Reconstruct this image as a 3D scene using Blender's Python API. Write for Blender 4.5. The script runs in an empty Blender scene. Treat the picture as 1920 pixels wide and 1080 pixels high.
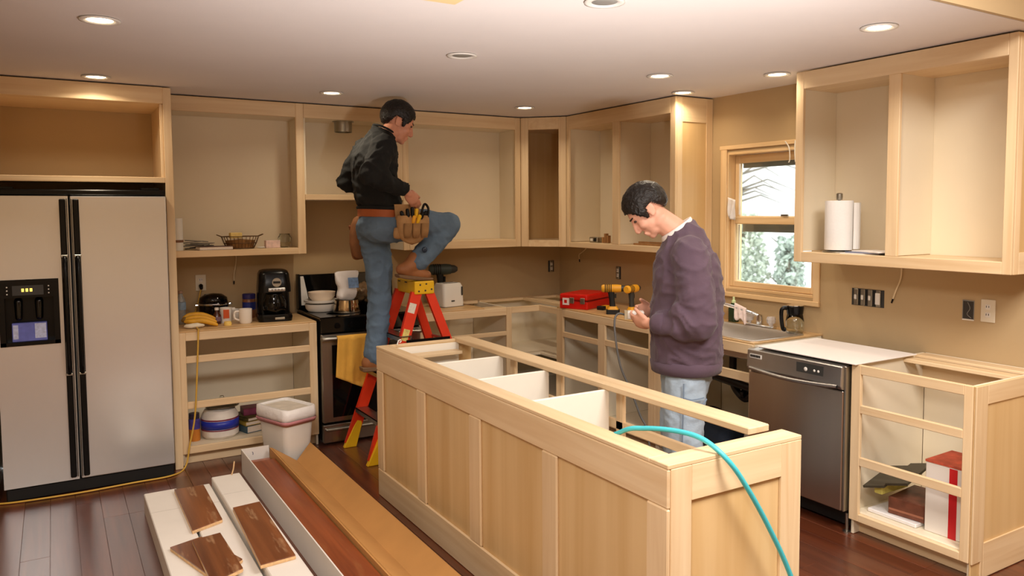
import bpy, bmesh, math, random
from mathutils import Vector, Matrix, Quaternion
random.seed(7)
S = bpy.context.scene
COL = S.collection
PI = math.pi

# ---------------------------------------------------------------- camera
cam_d = bpy.data.cameras.new('camera')
cam = bpy.data.objects.new('camera', cam_d)
COL.objects.link(cam)
S.camera = cam
YAW, PITCH, ROLL, FPX, PPX, PPY = 0.5482, -0.0652, -0.0052, 1462.79, 32.825, -49.09
fw = Vector((math.sin(YAW) * math.cos(PITCH), math.cos(YAW) * math.cos(PITCH), math.sin(PITCH)))
rt = Vector((math.cos(YAW), -math.sin(YAW), 0))
up = rt.cross(fw)
rt2 = math.cos(ROLL) * rt + math.sin(ROLL) * up
up2 = -math.sin(ROLL) * rt + math.cos(ROLL) * up
M = Matrix((rt2, up2, -fw)).transposed().to_4x4()
M.translation = Vector((-4.0172, -6.0375, 1.6524))
cam.matrix_world = M
cam_d.sensor_width = 36
cam_d.lens = FPX * 36 / 1920
cam_d.shift_x = -PPX / 1920
cam_d.shift_y = PPY / 1920
cam_d.clip_start = 0.05

# ---------------------------------------------------------------- world, exposure
S.view_settings.view_transform = 'Standard'
S.view_settings.look = 'None'
S.view_settings.gamma = 1.0
S.view_settings.use_curve_mapping = False
S.view_settings.exposure = 0.3
W = bpy.data.worlds.new('overcast_sky')
S.world = W
W.use_nodes = True
bg = W.node_tree.nodes['Background']
bg.inputs[0].default_value = (0.93, 0.97, 1.0, 1)
bg.inputs[1].default_value = 3.0

def area(name, loc, size, power, color, rot=(0, 0, 0), shape='SQUARE', sy=None, spread=None):
    l = bpy.data.lights.new(name, 'AREA')
    l.energy = power
    l.color = color
    l.shape = shape
    l.size = size
    if sy: l.size_y = sy
    if spread: l.spread = spread
    o = bpy.data.objects.new(name, l)
    COL.objects.link(o)
    o.location = loc
    o.rotation_euler = rot
    return o
# unseen fill lights added overhead, standing in for a flash near the camera
ROOM2_POWER = 96
for px_, py_ in ((-4.4, -5.9), (-1.8, -5.6)):
    area('overhead_flash_fill', (px_, py_, 2.93), 1.0, ROOM2_POWER, (1.0, 0.95, 0.9))
# unseen spot added to bounce flash-like fill off the kitchen ceiling
def spot(name, loc, aim, power, angle, color):
    l = bpy.data.lights.new(name, 'SPOT'); l.energy = power; l.color = color; l.spot_size = math.radians(angle); l.spot_blend = 1.0; l.shadow_soft_size = 0.12
    o = bpy.data.objects.new(name, l); COL.objects.link(o); o.location = loc
    o.rotation_euler = (Vector(aim) - Vector(loc)).to_track_quat('-Z', 'Y').to_euler()
spot('ceiling_bounce_fill', (-2.9, -5.3, 0.7), (-2.55, -4.15, 2.44), 340, 94, (1.0, 0.96, 0.94))
DOWN_POWER = 3.4
DOWN_COL = (1.0, 0.84, 0.64)

# ---------------------------------------------------------------- materials
MATS = {}
def lin(c):
    return tuple(((v / 255) / 12.92 if v / 255 <= 0.04045 else ((v / 255 + 0.055) / 1.055) ** 2.4) for v in c)
def mat(name, c, rough=0.5, metal=0.0, var=0.06, vs=6.0, bump=0.0, bs=40.0, emit=0.0, trans=0.0, ior=1.45, alpha=1.0, coat=0.0, spec=0.5, sheen=0.0, stretch=None, objrand=0.0, detail=3.0):
    if name in MATS: return MATS[name]
    m = bpy.data.materials.new(name)
    m.use_nodes = True
    nt = m.node_tree; N = nt.nodes; L = nt.links
    p = N['Principled BSDF']
    col = lin(c)
    p.inputs['Roughness'].default_value = rough
    p.inputs['Metallic'].default_value = metal
    p.inputs['IOR'].default_value = ior
    p.inputs['Alpha'].default_value = alpha
    p.inputs['Transmission Weight'].default_value = trans
    p.inputs['Coat Weight'].default_value = coat
    p.inputs['Coat Roughness'].default_value = 0.15
    p.inputs['Specular IOR Level'].default_value = spec
    p.inputs['Sheen Weight'].default_value = sheen
    tc = N.new('ShaderNodeTexCoord'); mp = N.new('ShaderNodeMapping')
    L.new(tc.outputs['Object'], mp.inputs['Vector'])
    if stretch: mp.inputs['Scale'].default_value = stretch
    nz = N.new('ShaderNodeTexNoise'); nz.inputs['Scale'].default_value = vs; nz.inputs['Detail'].default_value = detail
    L.new(mp.outputs[0], nz.inputs['Vector'])
    rp = N.new('ShaderNodeValToRGB')
    rp.color_ramp.elements[0].position = 0.3; rp.color_ramp.elements[1].position = 0.7
    rp.color_ramp.elements[0].color = (*[v * (1 - var) for v in col], 1)
    rp.color_ramp.elements[1].color = (*[min(1, v * (1 + var)) for v in col], 1)
    L.new(nz.outputs[0], rp.inputs[0])
    out = rp.outputs[0]
    if objrand:
        oi = N.new('ShaderNodeObjectInfo')
        hs = N.new('ShaderNodeHueSaturation')
        mr = N.new('ShaderNodeMapRange')
        mr.inputs['To Min'].default_value = 1 - objrand; mr.inputs['To Max'].default_value = 1 + objrand
        L.new(oi.outputs['Random'], mr.inputs['Value']); L.new(mr.outputs[0], hs.inputs['Value'])
        L.new(out, hs.inputs['Color']); out = hs.outputs[0]
        va = N.new('ShaderNodeVectorMath'); va.operation = 'SCALE'; va.inputs['Scale'].default_value = 13.0
        cx = N.new('ShaderNodeCombineXYZ')
        for i in range(3): L.new(oi.outputs['Random'], cx.inputs[i])
        L.new(cx.outputs[0], va.inputs[0]); L.new(va.outputs[0], mp.inputs['Location'])
    L.new(out, p.inputs['Base Color'])
    if emit:
        p.inputs['Emission Color'].default_value = (*col, 1)
        p.inputs['Emission Strength'].default_value = emit
    if bump:
        n2 = N.new('ShaderNodeTexNoise'); n2.inputs['Scale'].default_value = bs; n2.inputs['Detail'].default_value = 4
        L.new(mp.outputs[0], n2.inputs['Vector'])
        b = N.new('ShaderNodeBump'); b.inputs['Strength'].default_value = bump; b.inputs['Distance'].default_value = 0.02
        L.new(n2.outputs[0], b.inputs['Height']); L.new(b.outputs[0], p.inputs['Normal'])
    MATS[name] = m
    return m
def wood(name, axis, c1, c2, rough=0.42, scale=26, coat=0.0, rnd=0.04, wear=None):
    if name in MATS: return MATS[name]
    m = bpy.data.materials.new(name); m.use_nodes = True
    nt = m.node_tree; N = nt.nodes; L = nt.links; p = N['Principled BSDF']
    tc = N.new('ShaderNodeTexCoord'); mp = N.new('ShaderNodeMapping')
    sc = [1.0, 1.0, 1.0]; sc['xyz'.index(axis)] = 0.045
    mp.inputs['Scale'].default_value = sc
    L.new(tc.outputs['Object'], mp.inputs['Vector'])
    oi = N.new('ShaderNodeObjectInfo')
    va = N.new('ShaderNodeVectorMath'); va.operation = 'SCALE'; va.inputs['Scale'].default_value = 17.0
    cx = N.new('ShaderNodeCombineXYZ')
    for i in range(3): L.new(oi.outputs['Random'], cx.inputs[i])
    L.new(cx.outputs[0], va.inputs[0]); L.new(va.outputs[0], mp.inputs['Location'])
    nz = N.new('ShaderNodeTexNoise'); nz.inputs['Scale'].default_value = scale; nz.inputs['Detail'].default_value = 6; nz.inputs['Distortion'].default_value = 0.6
    L.new(mp.outputs[0], nz.inputs['Vector'])
    rp = N.new('ShaderNodeValToRGB')
    rp.color_ramp.elements[0].position = 0.28; rp.color_ramp.elements[1].position = 0.72
    rp.color_ramp.elements[0].color = (*lin(c1), 1); rp.color_ramp.elements[1].color = (*lin(c2), 1)
    L.new(nz.outputs[0], rp.inputs[0])
    n3 = N.new('ShaderNodeTexNoise'); n3.inputs['Scale'].default_value = 2.2; n3.inputs['Detail'].default_value = 2
    L.new(tc.outputs['Object'], n3.inputs['Vector'])
    mr0 = N.new('ShaderNodeMapRange'); mr0.inputs['To Min'].default_value = 0.94; mr0.inputs['To Max'].default_value = 1.06
    L.new(n3.outputs[0], mr0.inputs['Value'])
    mr = N.new('ShaderNodeMapRange'); mr.inputs['To Min'].default_value = 1 - rnd; mr.inputs['To Max'].default_value = 1 + rnd
    L.new(oi.outputs['Random'], mr.inputs['Value'])
    mu = N.new('ShaderNodeMath'); mu.operation = 'MULTIPLY'; L.new(mr.outputs[0], mu.inputs[0]); L.new(mr0.outputs[0], mu.inputs[1])
    hs = N.new('ShaderNodeHueSaturation'); L.new(mu.outputs[0], hs.inputs['Value']); L.new(rp.outputs[0], hs.inputs['Color'])
    out = hs.outputs[0]
    if wear:
        mp2 = N.new('ShaderNodeMapping'); sc2 = [9.0, 9.0, 9.0]; sc2['xyz'.index(axis)] = 1.6; mp2.inputs['Scale'].default_value = sc2
        L.new(tc.outputs['Object'], mp2.inputs['Vector'])
        n4 = N.new('ShaderNodeTexNoise'); n4.inputs['Scale'].default_value = 3; n4.inputs['Detail'].default_value = 5
        L.new(mp2.outputs[0], n4.inputs['Vector'])
        r4 = N.new('ShaderNodeValToRGB'); r4.color_ramp.elements[0].position = 0.6; r4.color_ramp.elements[1].position = 0.72
        r4.color_ramp.elements[0].color = (0, 0, 0, 1); r4.color_ramp.elements[1].color = (0.55, 0.55, 0.55, 1)
        L.new(n4.outputs[0], r4.inputs[0])
        mx = N.new('ShaderNodeMixRGB'); mx.inputs[2].default_value = (*lin(wear), 1)
        L.new(r4.outputs[0], mx.inputs[0]); L.new(out, mx.inputs[1]); out = mx.outputs[0]
    L.new(out, p.inputs['Base Color'])
    p.inputs['Roughness'].default_value = rough
    p.inputs['Coat Weight'].default_value = coat; p.inputs['Coat Roughness'].default_value = 0.2
    b = N.new('ShaderNodeBump'); b.inputs['Strength'].default_value = 0.06; b.inputs['Distance'].default_value = 0.01
    L.new(nz.outputs[0], b.inputs['Height']); L.new(b.outputs[0], p.inputs['Normal'])
    MATS[name] = m
    return m
ML = ((219, 187, 143), (236, 211, 172))
MX = wood('maple_grain_x', 'x', *ML); MY = wood('maple_grain_y', 'y', *ML); MZ = wood('maple_grain_z', 'z', *ML)
MPAN = wood('maple_panel', 'z', (206, 169, 114), (225, 194, 144), scale=9)
MPANX = wood('plywood_top', 'x', (196, 156, 104), (214, 178, 128), scale=18)
MPANY = wood('plywood_top_y', 'y', (196, 156, 104), (214, 178, 128), scale=18)
PINE = wood('pine_z', 'z', (221, 184, 132), (240, 210, 164)); PINEY = wood('pine_y', 'y', (221, 184, 132), (240, 210, 164))
CREAM = mat('cream_melamine', (234, 221, 195), 0.5, var=0.02, vs=3)
WHITEM = mat('white_melamine', (244, 238, 224), 0.5, var=0.02)
WALL = mat('tan_paint', (188, 162, 122), 0.75, var=0.025, vs=2, bump=0.03, bs=120)
CEIL = mat('ceiling_paint', (228, 221, 217), 0.9, var=0.02, vs=2, bump=0.04, bs=150)
FLOOR = wood('dark_floor_wood', 'y', (70, 31, 17), (106, 54, 30), rough=0.34, scale=20, coat=0.5, rnd=0.18)
OFFCUT = wood('offcut_wood', 'y', (92, 46, 22), (140, 82, 44), rough=0.3, scale=20, coat=0.3, rnd=0.15, wear=(196, 160, 122))
PLYEDGE = mat('plywood_edge', (222, 184, 136), 0.7, var=0.15, vs=60)
WHITE = mat('white_plastic', (232, 228, 220), 0.4, var=0.02)
WALLPLATE = mat('almond_plate', (226, 216, 194), 0.4, var=0.02)
BLACK = mat('black_plastic', (9, 9, 9), 0.25, var=0.1, spec=0.3)
BLACKM = mat('black_matte', (14, 13, 12), 0.6, var=0.1)
GLOSS = mat('black_gloss', (8, 8, 8), 0.08, var=0.05)
DGREY = mat('dark_grey', (56, 56, 54), 0.45)
GREY = mat('grey_plastic', (140, 138, 132), 0.45)
STEEL = mat('stainless_steel', (176, 172, 166), 0.3, metal=1.0, var=0.05, vs=60, stretch=(1, 1, 0.02))
FRIDGE = mat('fridge_silver', (222, 222, 221), 0.24, metal=0.65, var=0.01, vs=3)
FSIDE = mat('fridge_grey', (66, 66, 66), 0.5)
CHROME = mat('chrome', (220, 220, 220), 0.08, metal=1.0, var=0.02)
SATIN = mat('satin_metal', (170, 168, 160), 0.35, metal=1.0)
CARTON = mat('white_carton', (232, 226, 218), 0.65, var=0.03, vs=4)
KRAFT = mat('kraft_cardboard', (188, 138, 78), 0.8, var=0.07, vs=5, bump=0.03, bs=90)
GLASS = mat('clear_glass', (240, 244, 240), 0.03, trans=1.0, var=0.0)
RED = mat('red_enamel', (206, 24, 14), 0.35, var=0.05)
ORANGE = mat('ladder_fiberglass', (226, 56, 20), 0.45, var=0.06, vs=9)
YEL = mat('yellow_plastic', (236, 186, 26), 0.45, var=0.05)
DYEL = mat('tool_yellow', (232, 166, 40), 0.45, var=0.06)
# ---------------------------------------------------------------- geometry helpers
ORG = {}
V = Vector
def rotto(d, roll=0.0):
    return V(d).normalized().to_track_quat('Z', 'Y').to_matrix() @ Matrix.Rotation(roll, 3, 'Z')
class B:
    def __init__(s): s.v = []; s.f = []
    def add(s, vs, fs):
        o = len(s.v); s.v += [V(p) for p in vs]; s.f += [tuple(i + o for i in f) for f in fs]; return s
    def box(s, x0, x1, y0, y1, z0, z1):
        x0, x1 = sorted((x0, x1)); y0, y1 = sorted((y0, y1)); z0, z1 = sorted((z0, z1))
        return s.add([(x0,y0,z0),(x1,y0,z0),(x1,y1,z0),(x0,y1,z0),(x0,y0,z1),(x1,y0,z1),(x1,y1,z1),(x0,y1,z1)],
                     [(3,2,1,0),(4,5,6,7),(0,1,5,4),(1,2,6,5),(2,3,7,6),(3,0,4,7)])
    def obox(s, c, size, R=None):
        n = len(s.v); a, b, d = [t / 2 for t in size]; s.box(-a, a, -b, b, -d, d)
        if isinstance(R, (int, float)): R = Matrix.Rotation(R, 3, 'Z')
        for i in range(n, len(s.v)): s.v[i] = (R @ s.v[i] if R else s.v[i]) + V(c)
        return s
    def ring(s, c, R, r, n, ry=None):
        return [V(c) + R @ V((math.cos(2*PI*i/n) * r, math.sin(2*PI*i/n) * (ry or r), 0)) for i in range(n)]
    def loft(s, rings, cap=True, close=False):
        n = len(rings[0]); vs = [p for r in rings for p in r]; fs = []
        m = len(rings)
        for k in range(m if close else m - 1):
            a, b = k * n, ((k + 1) % m) * n
            for i in range(n): j = (i + 1) % n; fs.append((a + i, a + j, b + j, b + i))
        if cap and not close:
            fs.append(tuple(range(n - 1, -1, -1))); fs.append(tuple((m - 1) * n + i for i in range(n)))
        return s.add(vs, fs)
    def cyl(s, p0, p1, r0, r1=None, n=14):
        R = rotto(V(p1) - V(p0)); r1 = r0 if r1 is None else r1
        return s.loft([s.ring(p0, R, r0, n), s.ring(p1, R, r1, n)])
    def tube(s, pts, r, n=6, closed=False):
        pts = [V(p) for p in pts]; rings = []; m = len(pts)
        t0 = (pts[1] - pts[0]).normalized(); q = t0.to_track_quat('Z', 'Y')
        for i in range(m):
            if closed: t = pts[(i + 1) % m] - pts[i - 1]
            else: t = pts[min(i + 1, m - 1)] - pts[max(i - 1, 0)]
            if t.length < 1e-9: t = t0.copy()
            t.normalize(); q = t0.rotation_difference(t) @ q; t0 = t
            rr = r[i] if isinstance(r, (list, tuple)) else r
            rings.append(s.ring(pts[i], q.to_matrix(), rr, n))
        return s.loft(rings, close=closed)
    def spline(s, pts, r, n=6, sub=6):
        return s.tube(crv(pts, sub), r, n)
    def lathe(s, prof, c=(0, 0, 0), n=24, sx=1.0, sy=1.0, R=None):
        rings = []
        for r, z in prof:
            rr = max(r, 1e-4)
            rings.append([V(c) + ((R @ V((math.cos(2*PI*i/n)*rr*sx, math.sin(2*PI*i/n)*rr*sy, z))) if R else V((math.cos(2*PI*i/n)*rr*sx, math.sin(2*PI*i/n)*rr*sy, z))) for i in range(n)])
        return s.loft(rings)
    def ell(s, c, r, R=None, nu=16, nv=10):
        if isinstance(r, (int, float)): r = (r, r, r)
        rings = []
        for k in range(1, nv):
            t = PI * k / nv
            rings.append([V((math.sin(t)*math.cos(2*PI*i/nu)*r[0], math.sin(t)*math.sin(2*PI*i/nu)*r[1], -math.cos(t)*r[2])) for i in range(nu)])
        o = len(s.v); vs = [p for q in rings for p in q] + [V((0, 0, -r[2])), V((0, 0, r[2]))]
        fs = []
        for k in range(nv - 2):
            for i in range(nu): j = (i + 1) % nu; fs.append((k*nu+i, k*nu+j, (k+1)*nu+j, (k+1)*nu+i))
        b, t = len(vs) - 2, len(vs) - 1
        for i in range(nu):
            j = (i + 1) % nu; fs.append((b, j, i)); fs.append((t, (nv-2)*nu+i, (nv-2)*nu+j))
        return s.add([(R @ p if R else p) + V(c) for p in vs], fs)
    def cap(s, p0, p1, r0, r1=None, n=14):
        r1 = r0 if r1 is None else r1
        p0, p1 = V(p0), V(p1); d = p1 - p0; R = rotto(d); u = d.normalized(); rings = []
        for k in range(1, 5): a = PI/2*k/4 ; rings.append(s.ring(p0 - u*r0*math.cos(a), R, r0*math.sin(a), n))
        for k in range(4, 0, -1): a = PI/2*k/4 ; rings.append(s.ring(p1 + u*r1*math.cos(a), R, r1*math.sin(a), n))
        return s.loft(rings)
    def chain(s, pts, rs):
        for i in range(len(pts) - 1): s.cap(pts[i], pts[i+1], rs[i], rs[i+1])
        return s
    def prism(s, poly, lo, hi, axis='z'):
        f = {'z': lambda a, b, h: (a, b, h), 'y': lambda a, b, h: (a, h, b), 'x': lambda a, b, h: (h, a, b)}[axis]
        return s.loft([[f(a, b, lo) for a, b in poly], [f(a, b, hi) for a, b in poly]])
    def grid(s, fn, nu, nv):
        vs = [fn(i / nu, j / nv) for j in range(nv + 1) for i in range(nu + 1)]
        return s.add(vs, [(j*(nu+1)+i, j*(nu+1)+i+1, (j+1)*(nu+1)+i+1, (j+1)*(nu+1)+i) for j in range(nv) for i in range(nu)])
    def xf(s, R=None, t=(0, 0, 0), start=0):
        for i in range(start, len(s.v)): s.v[i] = (R @ s.v[i] if R else s.v[i]) + V(t)
        return s
    def obj(s, name, m, parent=None, w=True, bev=0.0, smooth=False, label=None, cat=None, group=None, kind=None, thick=0.0, segs=1, sub=0, remesh=0.0, relax=0, jitter=0.0, jscale=8.0):
        if parent is not None: org = ORG[parent.name] if w else V((0, 0, 0))
        else:
            lo = [min(p[i] for p in s.v) for i in range(3)]; hi = [max(p[i] for p in s.v) for i in range(3)]
            org = V(((lo[0]+hi[0])/2, (lo[1]+hi[1])/2, lo[2])) if w else V((0, 0, 0))
        bm = bmesh.new()
        vs = [bm.verts.new(p - org) for p in s.v]
        for f in s.f:
            try: bm.faces.new([vs[i] for i in f])
            except ValueError: pass
        bmesh.ops.recalc_face_normals(bm, faces=bm.faces)
        if thick: bmesh.ops.solidify(bm, geom=bm.faces[:], thickness=thick)
        if bev:
            es = [e for e in bm.edges if len(e.link_faces) == 2 and e.calc_face_angle(0) > 0.6]
            bmesh.ops.bevel(bm, geom=es, offset=bev, segments=segs, affect='EDGES', profile=0.5, clamp_overlap=True)
        me = bpy.data.meshes.new(name); bm.to_mesh(me); bm.free()
        o = bpy.data.objects.new(name, me); COL.objects.link(o)
        if remesh or sub:
            if remesh:
                md = o.modifiers.new('r', 'REMESH'); md.mode = 'VOXEL'; md.voxel_size = remesh
            if relax:
                md = o.modifiers.new('s', 'SMOOTH'); md.factor = 0.5; md.iterations = relax
            if sub:
                md = o.modifiers.new('u', 'SUBSURF'); md.levels = sub
            dg = bpy.context.evaluated_depsgraph_get()
            me2 = bpy.data.meshes.new_from_object(o.evaluated_get(dg))
            o.modifiers.clear(); o.data = me2; bpy.data.meshes.remove(me); me = me2; me.name = name
        if jitter:
            from mathutils import noise
            nv_ = [(vv.co.copy(), vv.normal.copy()) for vv in me.vertices]
            me.vertices.foreach_set('co', [x for c_, n_ in nv_ for x in c_ + n_ * jitter * noise.noise(c_ * jscale)]); me.update()
        me.materials.clear(); me.materials.append(m)
        if smooth:
            me.shade_smooth()
            if smooth != True: me.set_sharp_from_angle(angle=smooth)
        if parent is not None: o.parent = parent; ORG[o.name] = ORG[parent.name]
        else: o.location = org; ORG[o.name] = org
        if label: o['label'] = label
        if cat: o['category'] = cat
        if group: o['group'] = group
        if kind: o['kind'] = kind
        return o
def crv(pts, sub=6):
    pts = [V(p) for p in pts]; out = []
    for i in range(len(pts) - 1):
        p0, p1, p2, p3 = pts[max(i-1, 0)], pts[i], pts[i+1], pts[min(i+2, len(pts)-1)]
        for k in range(sub):
            t = k / sub
            out.append(0.5*((2*p1)+(p2-p0)*t+(2*p0-5*p1+4*p2-p3)*t*t+(3*p1-p0-3*p2+p3)*t*t*t))
    return out + [pts[-1]]
def T(name, label, cat, loc=(0, 0, 0), rotz=0.0, group=None):
    o = bpy.data.objects.new(name, None); COL.objects.link(o)
    o.empty_display_size = 0.05; o.location = loc; o.rotation_euler = (0, 0, rotz)
    o['label'] = label; o['category'] = cat
    if group: o['group'] = group
    ORG[o.name] = V(loc)
    return o
def dup(root, loc=None, rotz=None, label=None, group=None):
    def cp(o, par):
        c = o.copy(); COL.objects.link(c)
        if par is not None: c.parent = par
        for ch in o.children: cp(ch, c)
        return c
    r = cp(root, None)
    if loc is not None: r.location = loc
    if rotz is not None: r.rotation_euler = (0, 0, rotz)
    if label: r['label'] = label
    if group: r['group'] = group
    return r
SM = math.radians(40)
def bx(name, m, par, *a, bev=0.0025, **k):
    return B().box(*a).obj(name, m, par, bev=bev, **k)

# ---------------------------------------------------------------- the room shell
ZC = 2.44
fl = B().box(-5.6, 0.0, -8.5, 0.0, -0.06, -0.004).obj('floor', FLOOR, kind='structure')
# floorboards run away from the viewer, 12.3 cm wide
PW = 0.123
plank_me = {}
def plank(x, y0, y1):
    L_ = round(y1 - y0, 2)
    if L_ not in plank_me:
        bm_o = B().box(0.0006, PW - 0.0006, 0.0006, L_ - 0.0006, -0.004, 0.0).obj('plank', FLOOR, fl, w=False, bev=0.0012)
        plank_me[L_] = bm_o.data; o = bm_o
    else:
        o = bpy.data.objects.new('plank', plank_me[L_]); COL.objects.link(o); o.parent = fl
    o.location = V((x, y0, 0)) - fl.location
    return o
rnd = random.Random(3)
k0 = -4
for k in range(-5, 31):
    x = -4.21 + k * PW
    if x + PW > -0.42: break
    ys = -5.1 + rnd.choice([0, -0.1, -0.2, -0.3, -0.4])
    while ys < -0.45:
        L_ = rnd.choice([0.8, 1.0, 1.2, 1.4, 1.6]); ye = min(ys + L_, -0.3)
        if ye > -0.6: ye = -0.3
        plank(x, ys, round(ye, 3)); ys = round(ye, 3)
B().box(-5.6, 0.14, 0.0, 0.14, 0, 3.05).obj('wall_back', WALL, kind='structure')
WY0, WY1, WZ0, WZ1 = -2.855, -2.095, 1.10, 2.05
wr = B()
wr.box(0, 0.14, -8.5, WY0, 0, 3.05).box(0, 0.14, WY1, 0, 0, 3.05).box(0, 0.14, WY0, WY1, 0, WZ0).box(0, 0.14, WY0, WY1, WZ1, 3.05)
wr.obj('wall_right', WALL, kind='structure')
B().box(-5.74, -5.6, -8.5, 0.14, 0, 3.05).obj('wall_left', WALL, kind='structure')
B().box(-5.74, 0.14, -8.64, -8.5, 0, 3.05).obj('wall_front', WALL, kind='structure')
B().box(-5.6, 0.0, -4.26, 0.0, ZC, ZC + 0.1).obj('ceiling', CEIL, kind='structure')
B().box(-5.6, 0.0, -4.28, -4.262, ZC + 0.001, 2.97).obj('wall_header', WALL, kind='structure')
B().box(-5.6, 0.0, -8.5, -4.28, 2.97, 3.05).obj('ceiling_adjoining', CEIL, kind='structure')

# ---------------------------------------------------------------- window
t1 = B()
win = T('window_1', 'tall double hung wooden window above the sink', 'window', (0.0, -2.475, 1.06)); del win['category']; win['kind'] = 'structure'
for a in [(-0.012, 0.0, -2.105, -2.05, 1.06, 2.09), (-0.012, 0.0, -2.89, -2.845, 1.06, 2.09)]: bx('casing', PINE, win, *a)
bx('casing', PINEY, win, -0.014, 0.0, -2.905, -2.04, 2.066, 2.094)
bx('sill', PINEY, win, -0.022, 0.0, -2.895, -2.05, 1.052, 1.082)
for a in [(0.0, 0.14, -2.115, -2.095, 1.10, 2.05), (0.0, 0.14, -2.855, -2.835, 1.10, 2.05)]: bx('jamb', PINE, win, *a)
bx('jamb', PINEY, win, 0.0, 0.14, -2.835, -2.115, 2.03, 2.05)
bx('jamb', PINEY, win, 0.0, 0.14, -2.835, -2.115, 1.10, 1.118)
def sash(name, x0, x1, z0, z1, rb, rtp):
    s_ = B().box(x0, x1, -2.158, -2.117, z0, z1).obj(name, PINE, win, bev=0.004)
    bx('sash_stile', PINE, s_, x0, x1, -2.834, -2.80, z0, z1, bev=0.004)
    bx('sash_rail', PINEY, s_, x0, x1, -2.80, -2.158, z0, z0 + rb, bev=0.004)
    bx('sash_rail', PINEY, s_, x0, x1, -2.80, -2.158, z1 - rtp, z1, bev=0.004)
    bx('pane', GLASS, s_, (x0+x1)/2 - 0.002, (x0+x1)/2 + 0.002, -2.802, -2.156, z0 + rb - 0.003, z1 - rtp + 0.003, bev=0)
sash('upper_sash', 0.062, 0.092, 1.565, 2.028, 0.045, 0.055)
sash('lower_sash', 0.022, 0.055, 1.12, 1.605, 0.04, 0.05)
bx('grey_strip', GREY, win, 0.098, 0.115, -2.80, -2.158, 1.50, 1.56); bx('grey_strip', GREY, win, 0.098, 0.115, -2.80, -2.158, 1.94, 2.02)  # plain grey strips outside, across the top of each pane
bx('jamb_liner', WHITE, win, 0.056, 0.061, -2.172, -2.159, 1.62, 1.97, bev=0); bx('jamb_liner', WHITE, win, 0.057, 0.0615, -2.170, -2.159, 1.165, 1.55, bev=0)
bx('sash_lock', SATIN, win, 0.015, 0.03, -2.62, -2.56, 1.607, 1.622)
# ---------------------------------------------------------------- outside the window
B().box(0.3, 40, -22, 22, -0.75, -0.7).obj('ground', mat('pale_lawn', (214, 214, 206), 0.9, var=0.08, vs=1.5), kind='structure')
SIDE = mat('white_siding', (236, 238, 240), 0.6, var=0.02)
hs = T('neighbour_house', 'white clapboard house seen through the kitchen window', 'building', (10.5, 7.0, -0.7))
bx('wall', SIDE, hs, 10.5, 16, 2.2, 12.0, -0.7, 4.4, bev=0)
for i in range(17): B().add([(10.5, 2.2, -0.7 + i*0.3), (10.5, 12.0, -0.7 + i*0.3), (10.47, 12.0, -0.7 + i*0.3), (10.47, 2.2, -0.7 + i*0.3), (10.5, 2.2, -0.4 + i*0.3), (10.5, 12.0, -0.4 + i*0.3)], [(0,1,2,3), (3,2,5,4), (0,3,4), (1,5,2), (0,4,5,1)]).obj('clapboard', SIDE, hs)
B().prism([(1.9, 4.4), (12.3, 4.4), (7.1, 7.4)], 10.2, 16.3, 'x').obj('roof', mat('grey_shingle', (120, 118, 116), 0.9, var=0.2, vs=12), hs)
def tree(name, label, loc, h, rx, n, seed, cols, trunk=True):
    r_ = random.Random(seed); t = T(name, label, 'tree', loc)
    x, y, z = loc
    tr = B(); tr.tube([(x, y, z), (x+.05, y, z+h*.5), (x, y+.06, z+h*.95)], [.10, .07, .02], 8)
    for i in range(9):
        a = r_.uniform(0, 2*PI); zz = z + h*r_.uniform(.3, .9); q = rx*r_.uniform(.5, .95)
        tr.tube([(x, y, zz), (x+q*.5*math.cos(a), y+q*.5*math.sin(a), zz+.2), (x+q*math.cos(a), y+q*math.sin(a), zz+.32)], [.03, .018, .006], 5)
    tr.obj('trunk', mat('grey_bark', (112, 104, 94), 0.9, var=0.2, vs=20), t)
    lf = B()
    for i in range(n):
        u = r_.uniform(0, 2*PI); zz = r_.uniform(.12, 1.0); q = rx*(1.05-zz*.55)*math.sqrt(r_.random())
        c = V((x+q*math.cos(u), y+q*math.sin(u), z+h*zz)); sz = r_.uniform(.03, .065)
        a = V((r_.gauss(0, 1), r_.gauss(0, 1), r_.gauss(0, 1))).normalized(); b = a.orthogonal().normalized(); c2 = a.cross(b)
        lf.add([c-b*sz, c+c2*sz*.45, c+b*sz, c-c2*sz*.45], [(0, 1, 2, 3)])
    f = lf.obj('foliage', cols, t); f['kind'] = 'stuff'
LEAF = mat('grey_green_leaf', (196, 204, 190), 0.8, var=0.25, vs=5)
tree('shrub_tree', 'pale green bushy tree outside the lower left window pane', (5.0, 2.5, -0.7), 2.3, 0.62, 4200, 1, LEAF)
tree('shrub_tree', 'grey green tree outside nearer the middle of the window', (5.3, 1.82, -0.7), 1.95, 0.36, 2200, 2, mat('dark_leaf', (176, 188, 178), 0.8, var=0.25, vs=5))
bt = T('bare_tree', 'bare branching tree outside the upper window pane', 'tree', (5.6, 3.3, -0.7))
r_ = random.Random(5); q = B(); q.tube([(5.6, 3.3, -.7), (5.6, 3.25, 1.6), (5.58, 3.1, 3.2)], [.14, .11, .05], 8)
for i in range(16):
    a = r_.uniform(-2.1, -1.0); zz = r_.uniform(1.75, 2.6); L_ = r_.uniform(.8, 1.9)
    q.tube([(5.58, 3.2, zz), (5.58+.4*L_*math.cos(a), 3.2+.5*L_*math.sin(a), zz+.12*L_), (5.58+.7*L_*math.cos(a), 3.2+L_*math.sin(a), zz-.05*L_)], [.026, .014, .004], 5)
q.obj('trunk', MATS['grey_bark'], bt)

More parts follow.
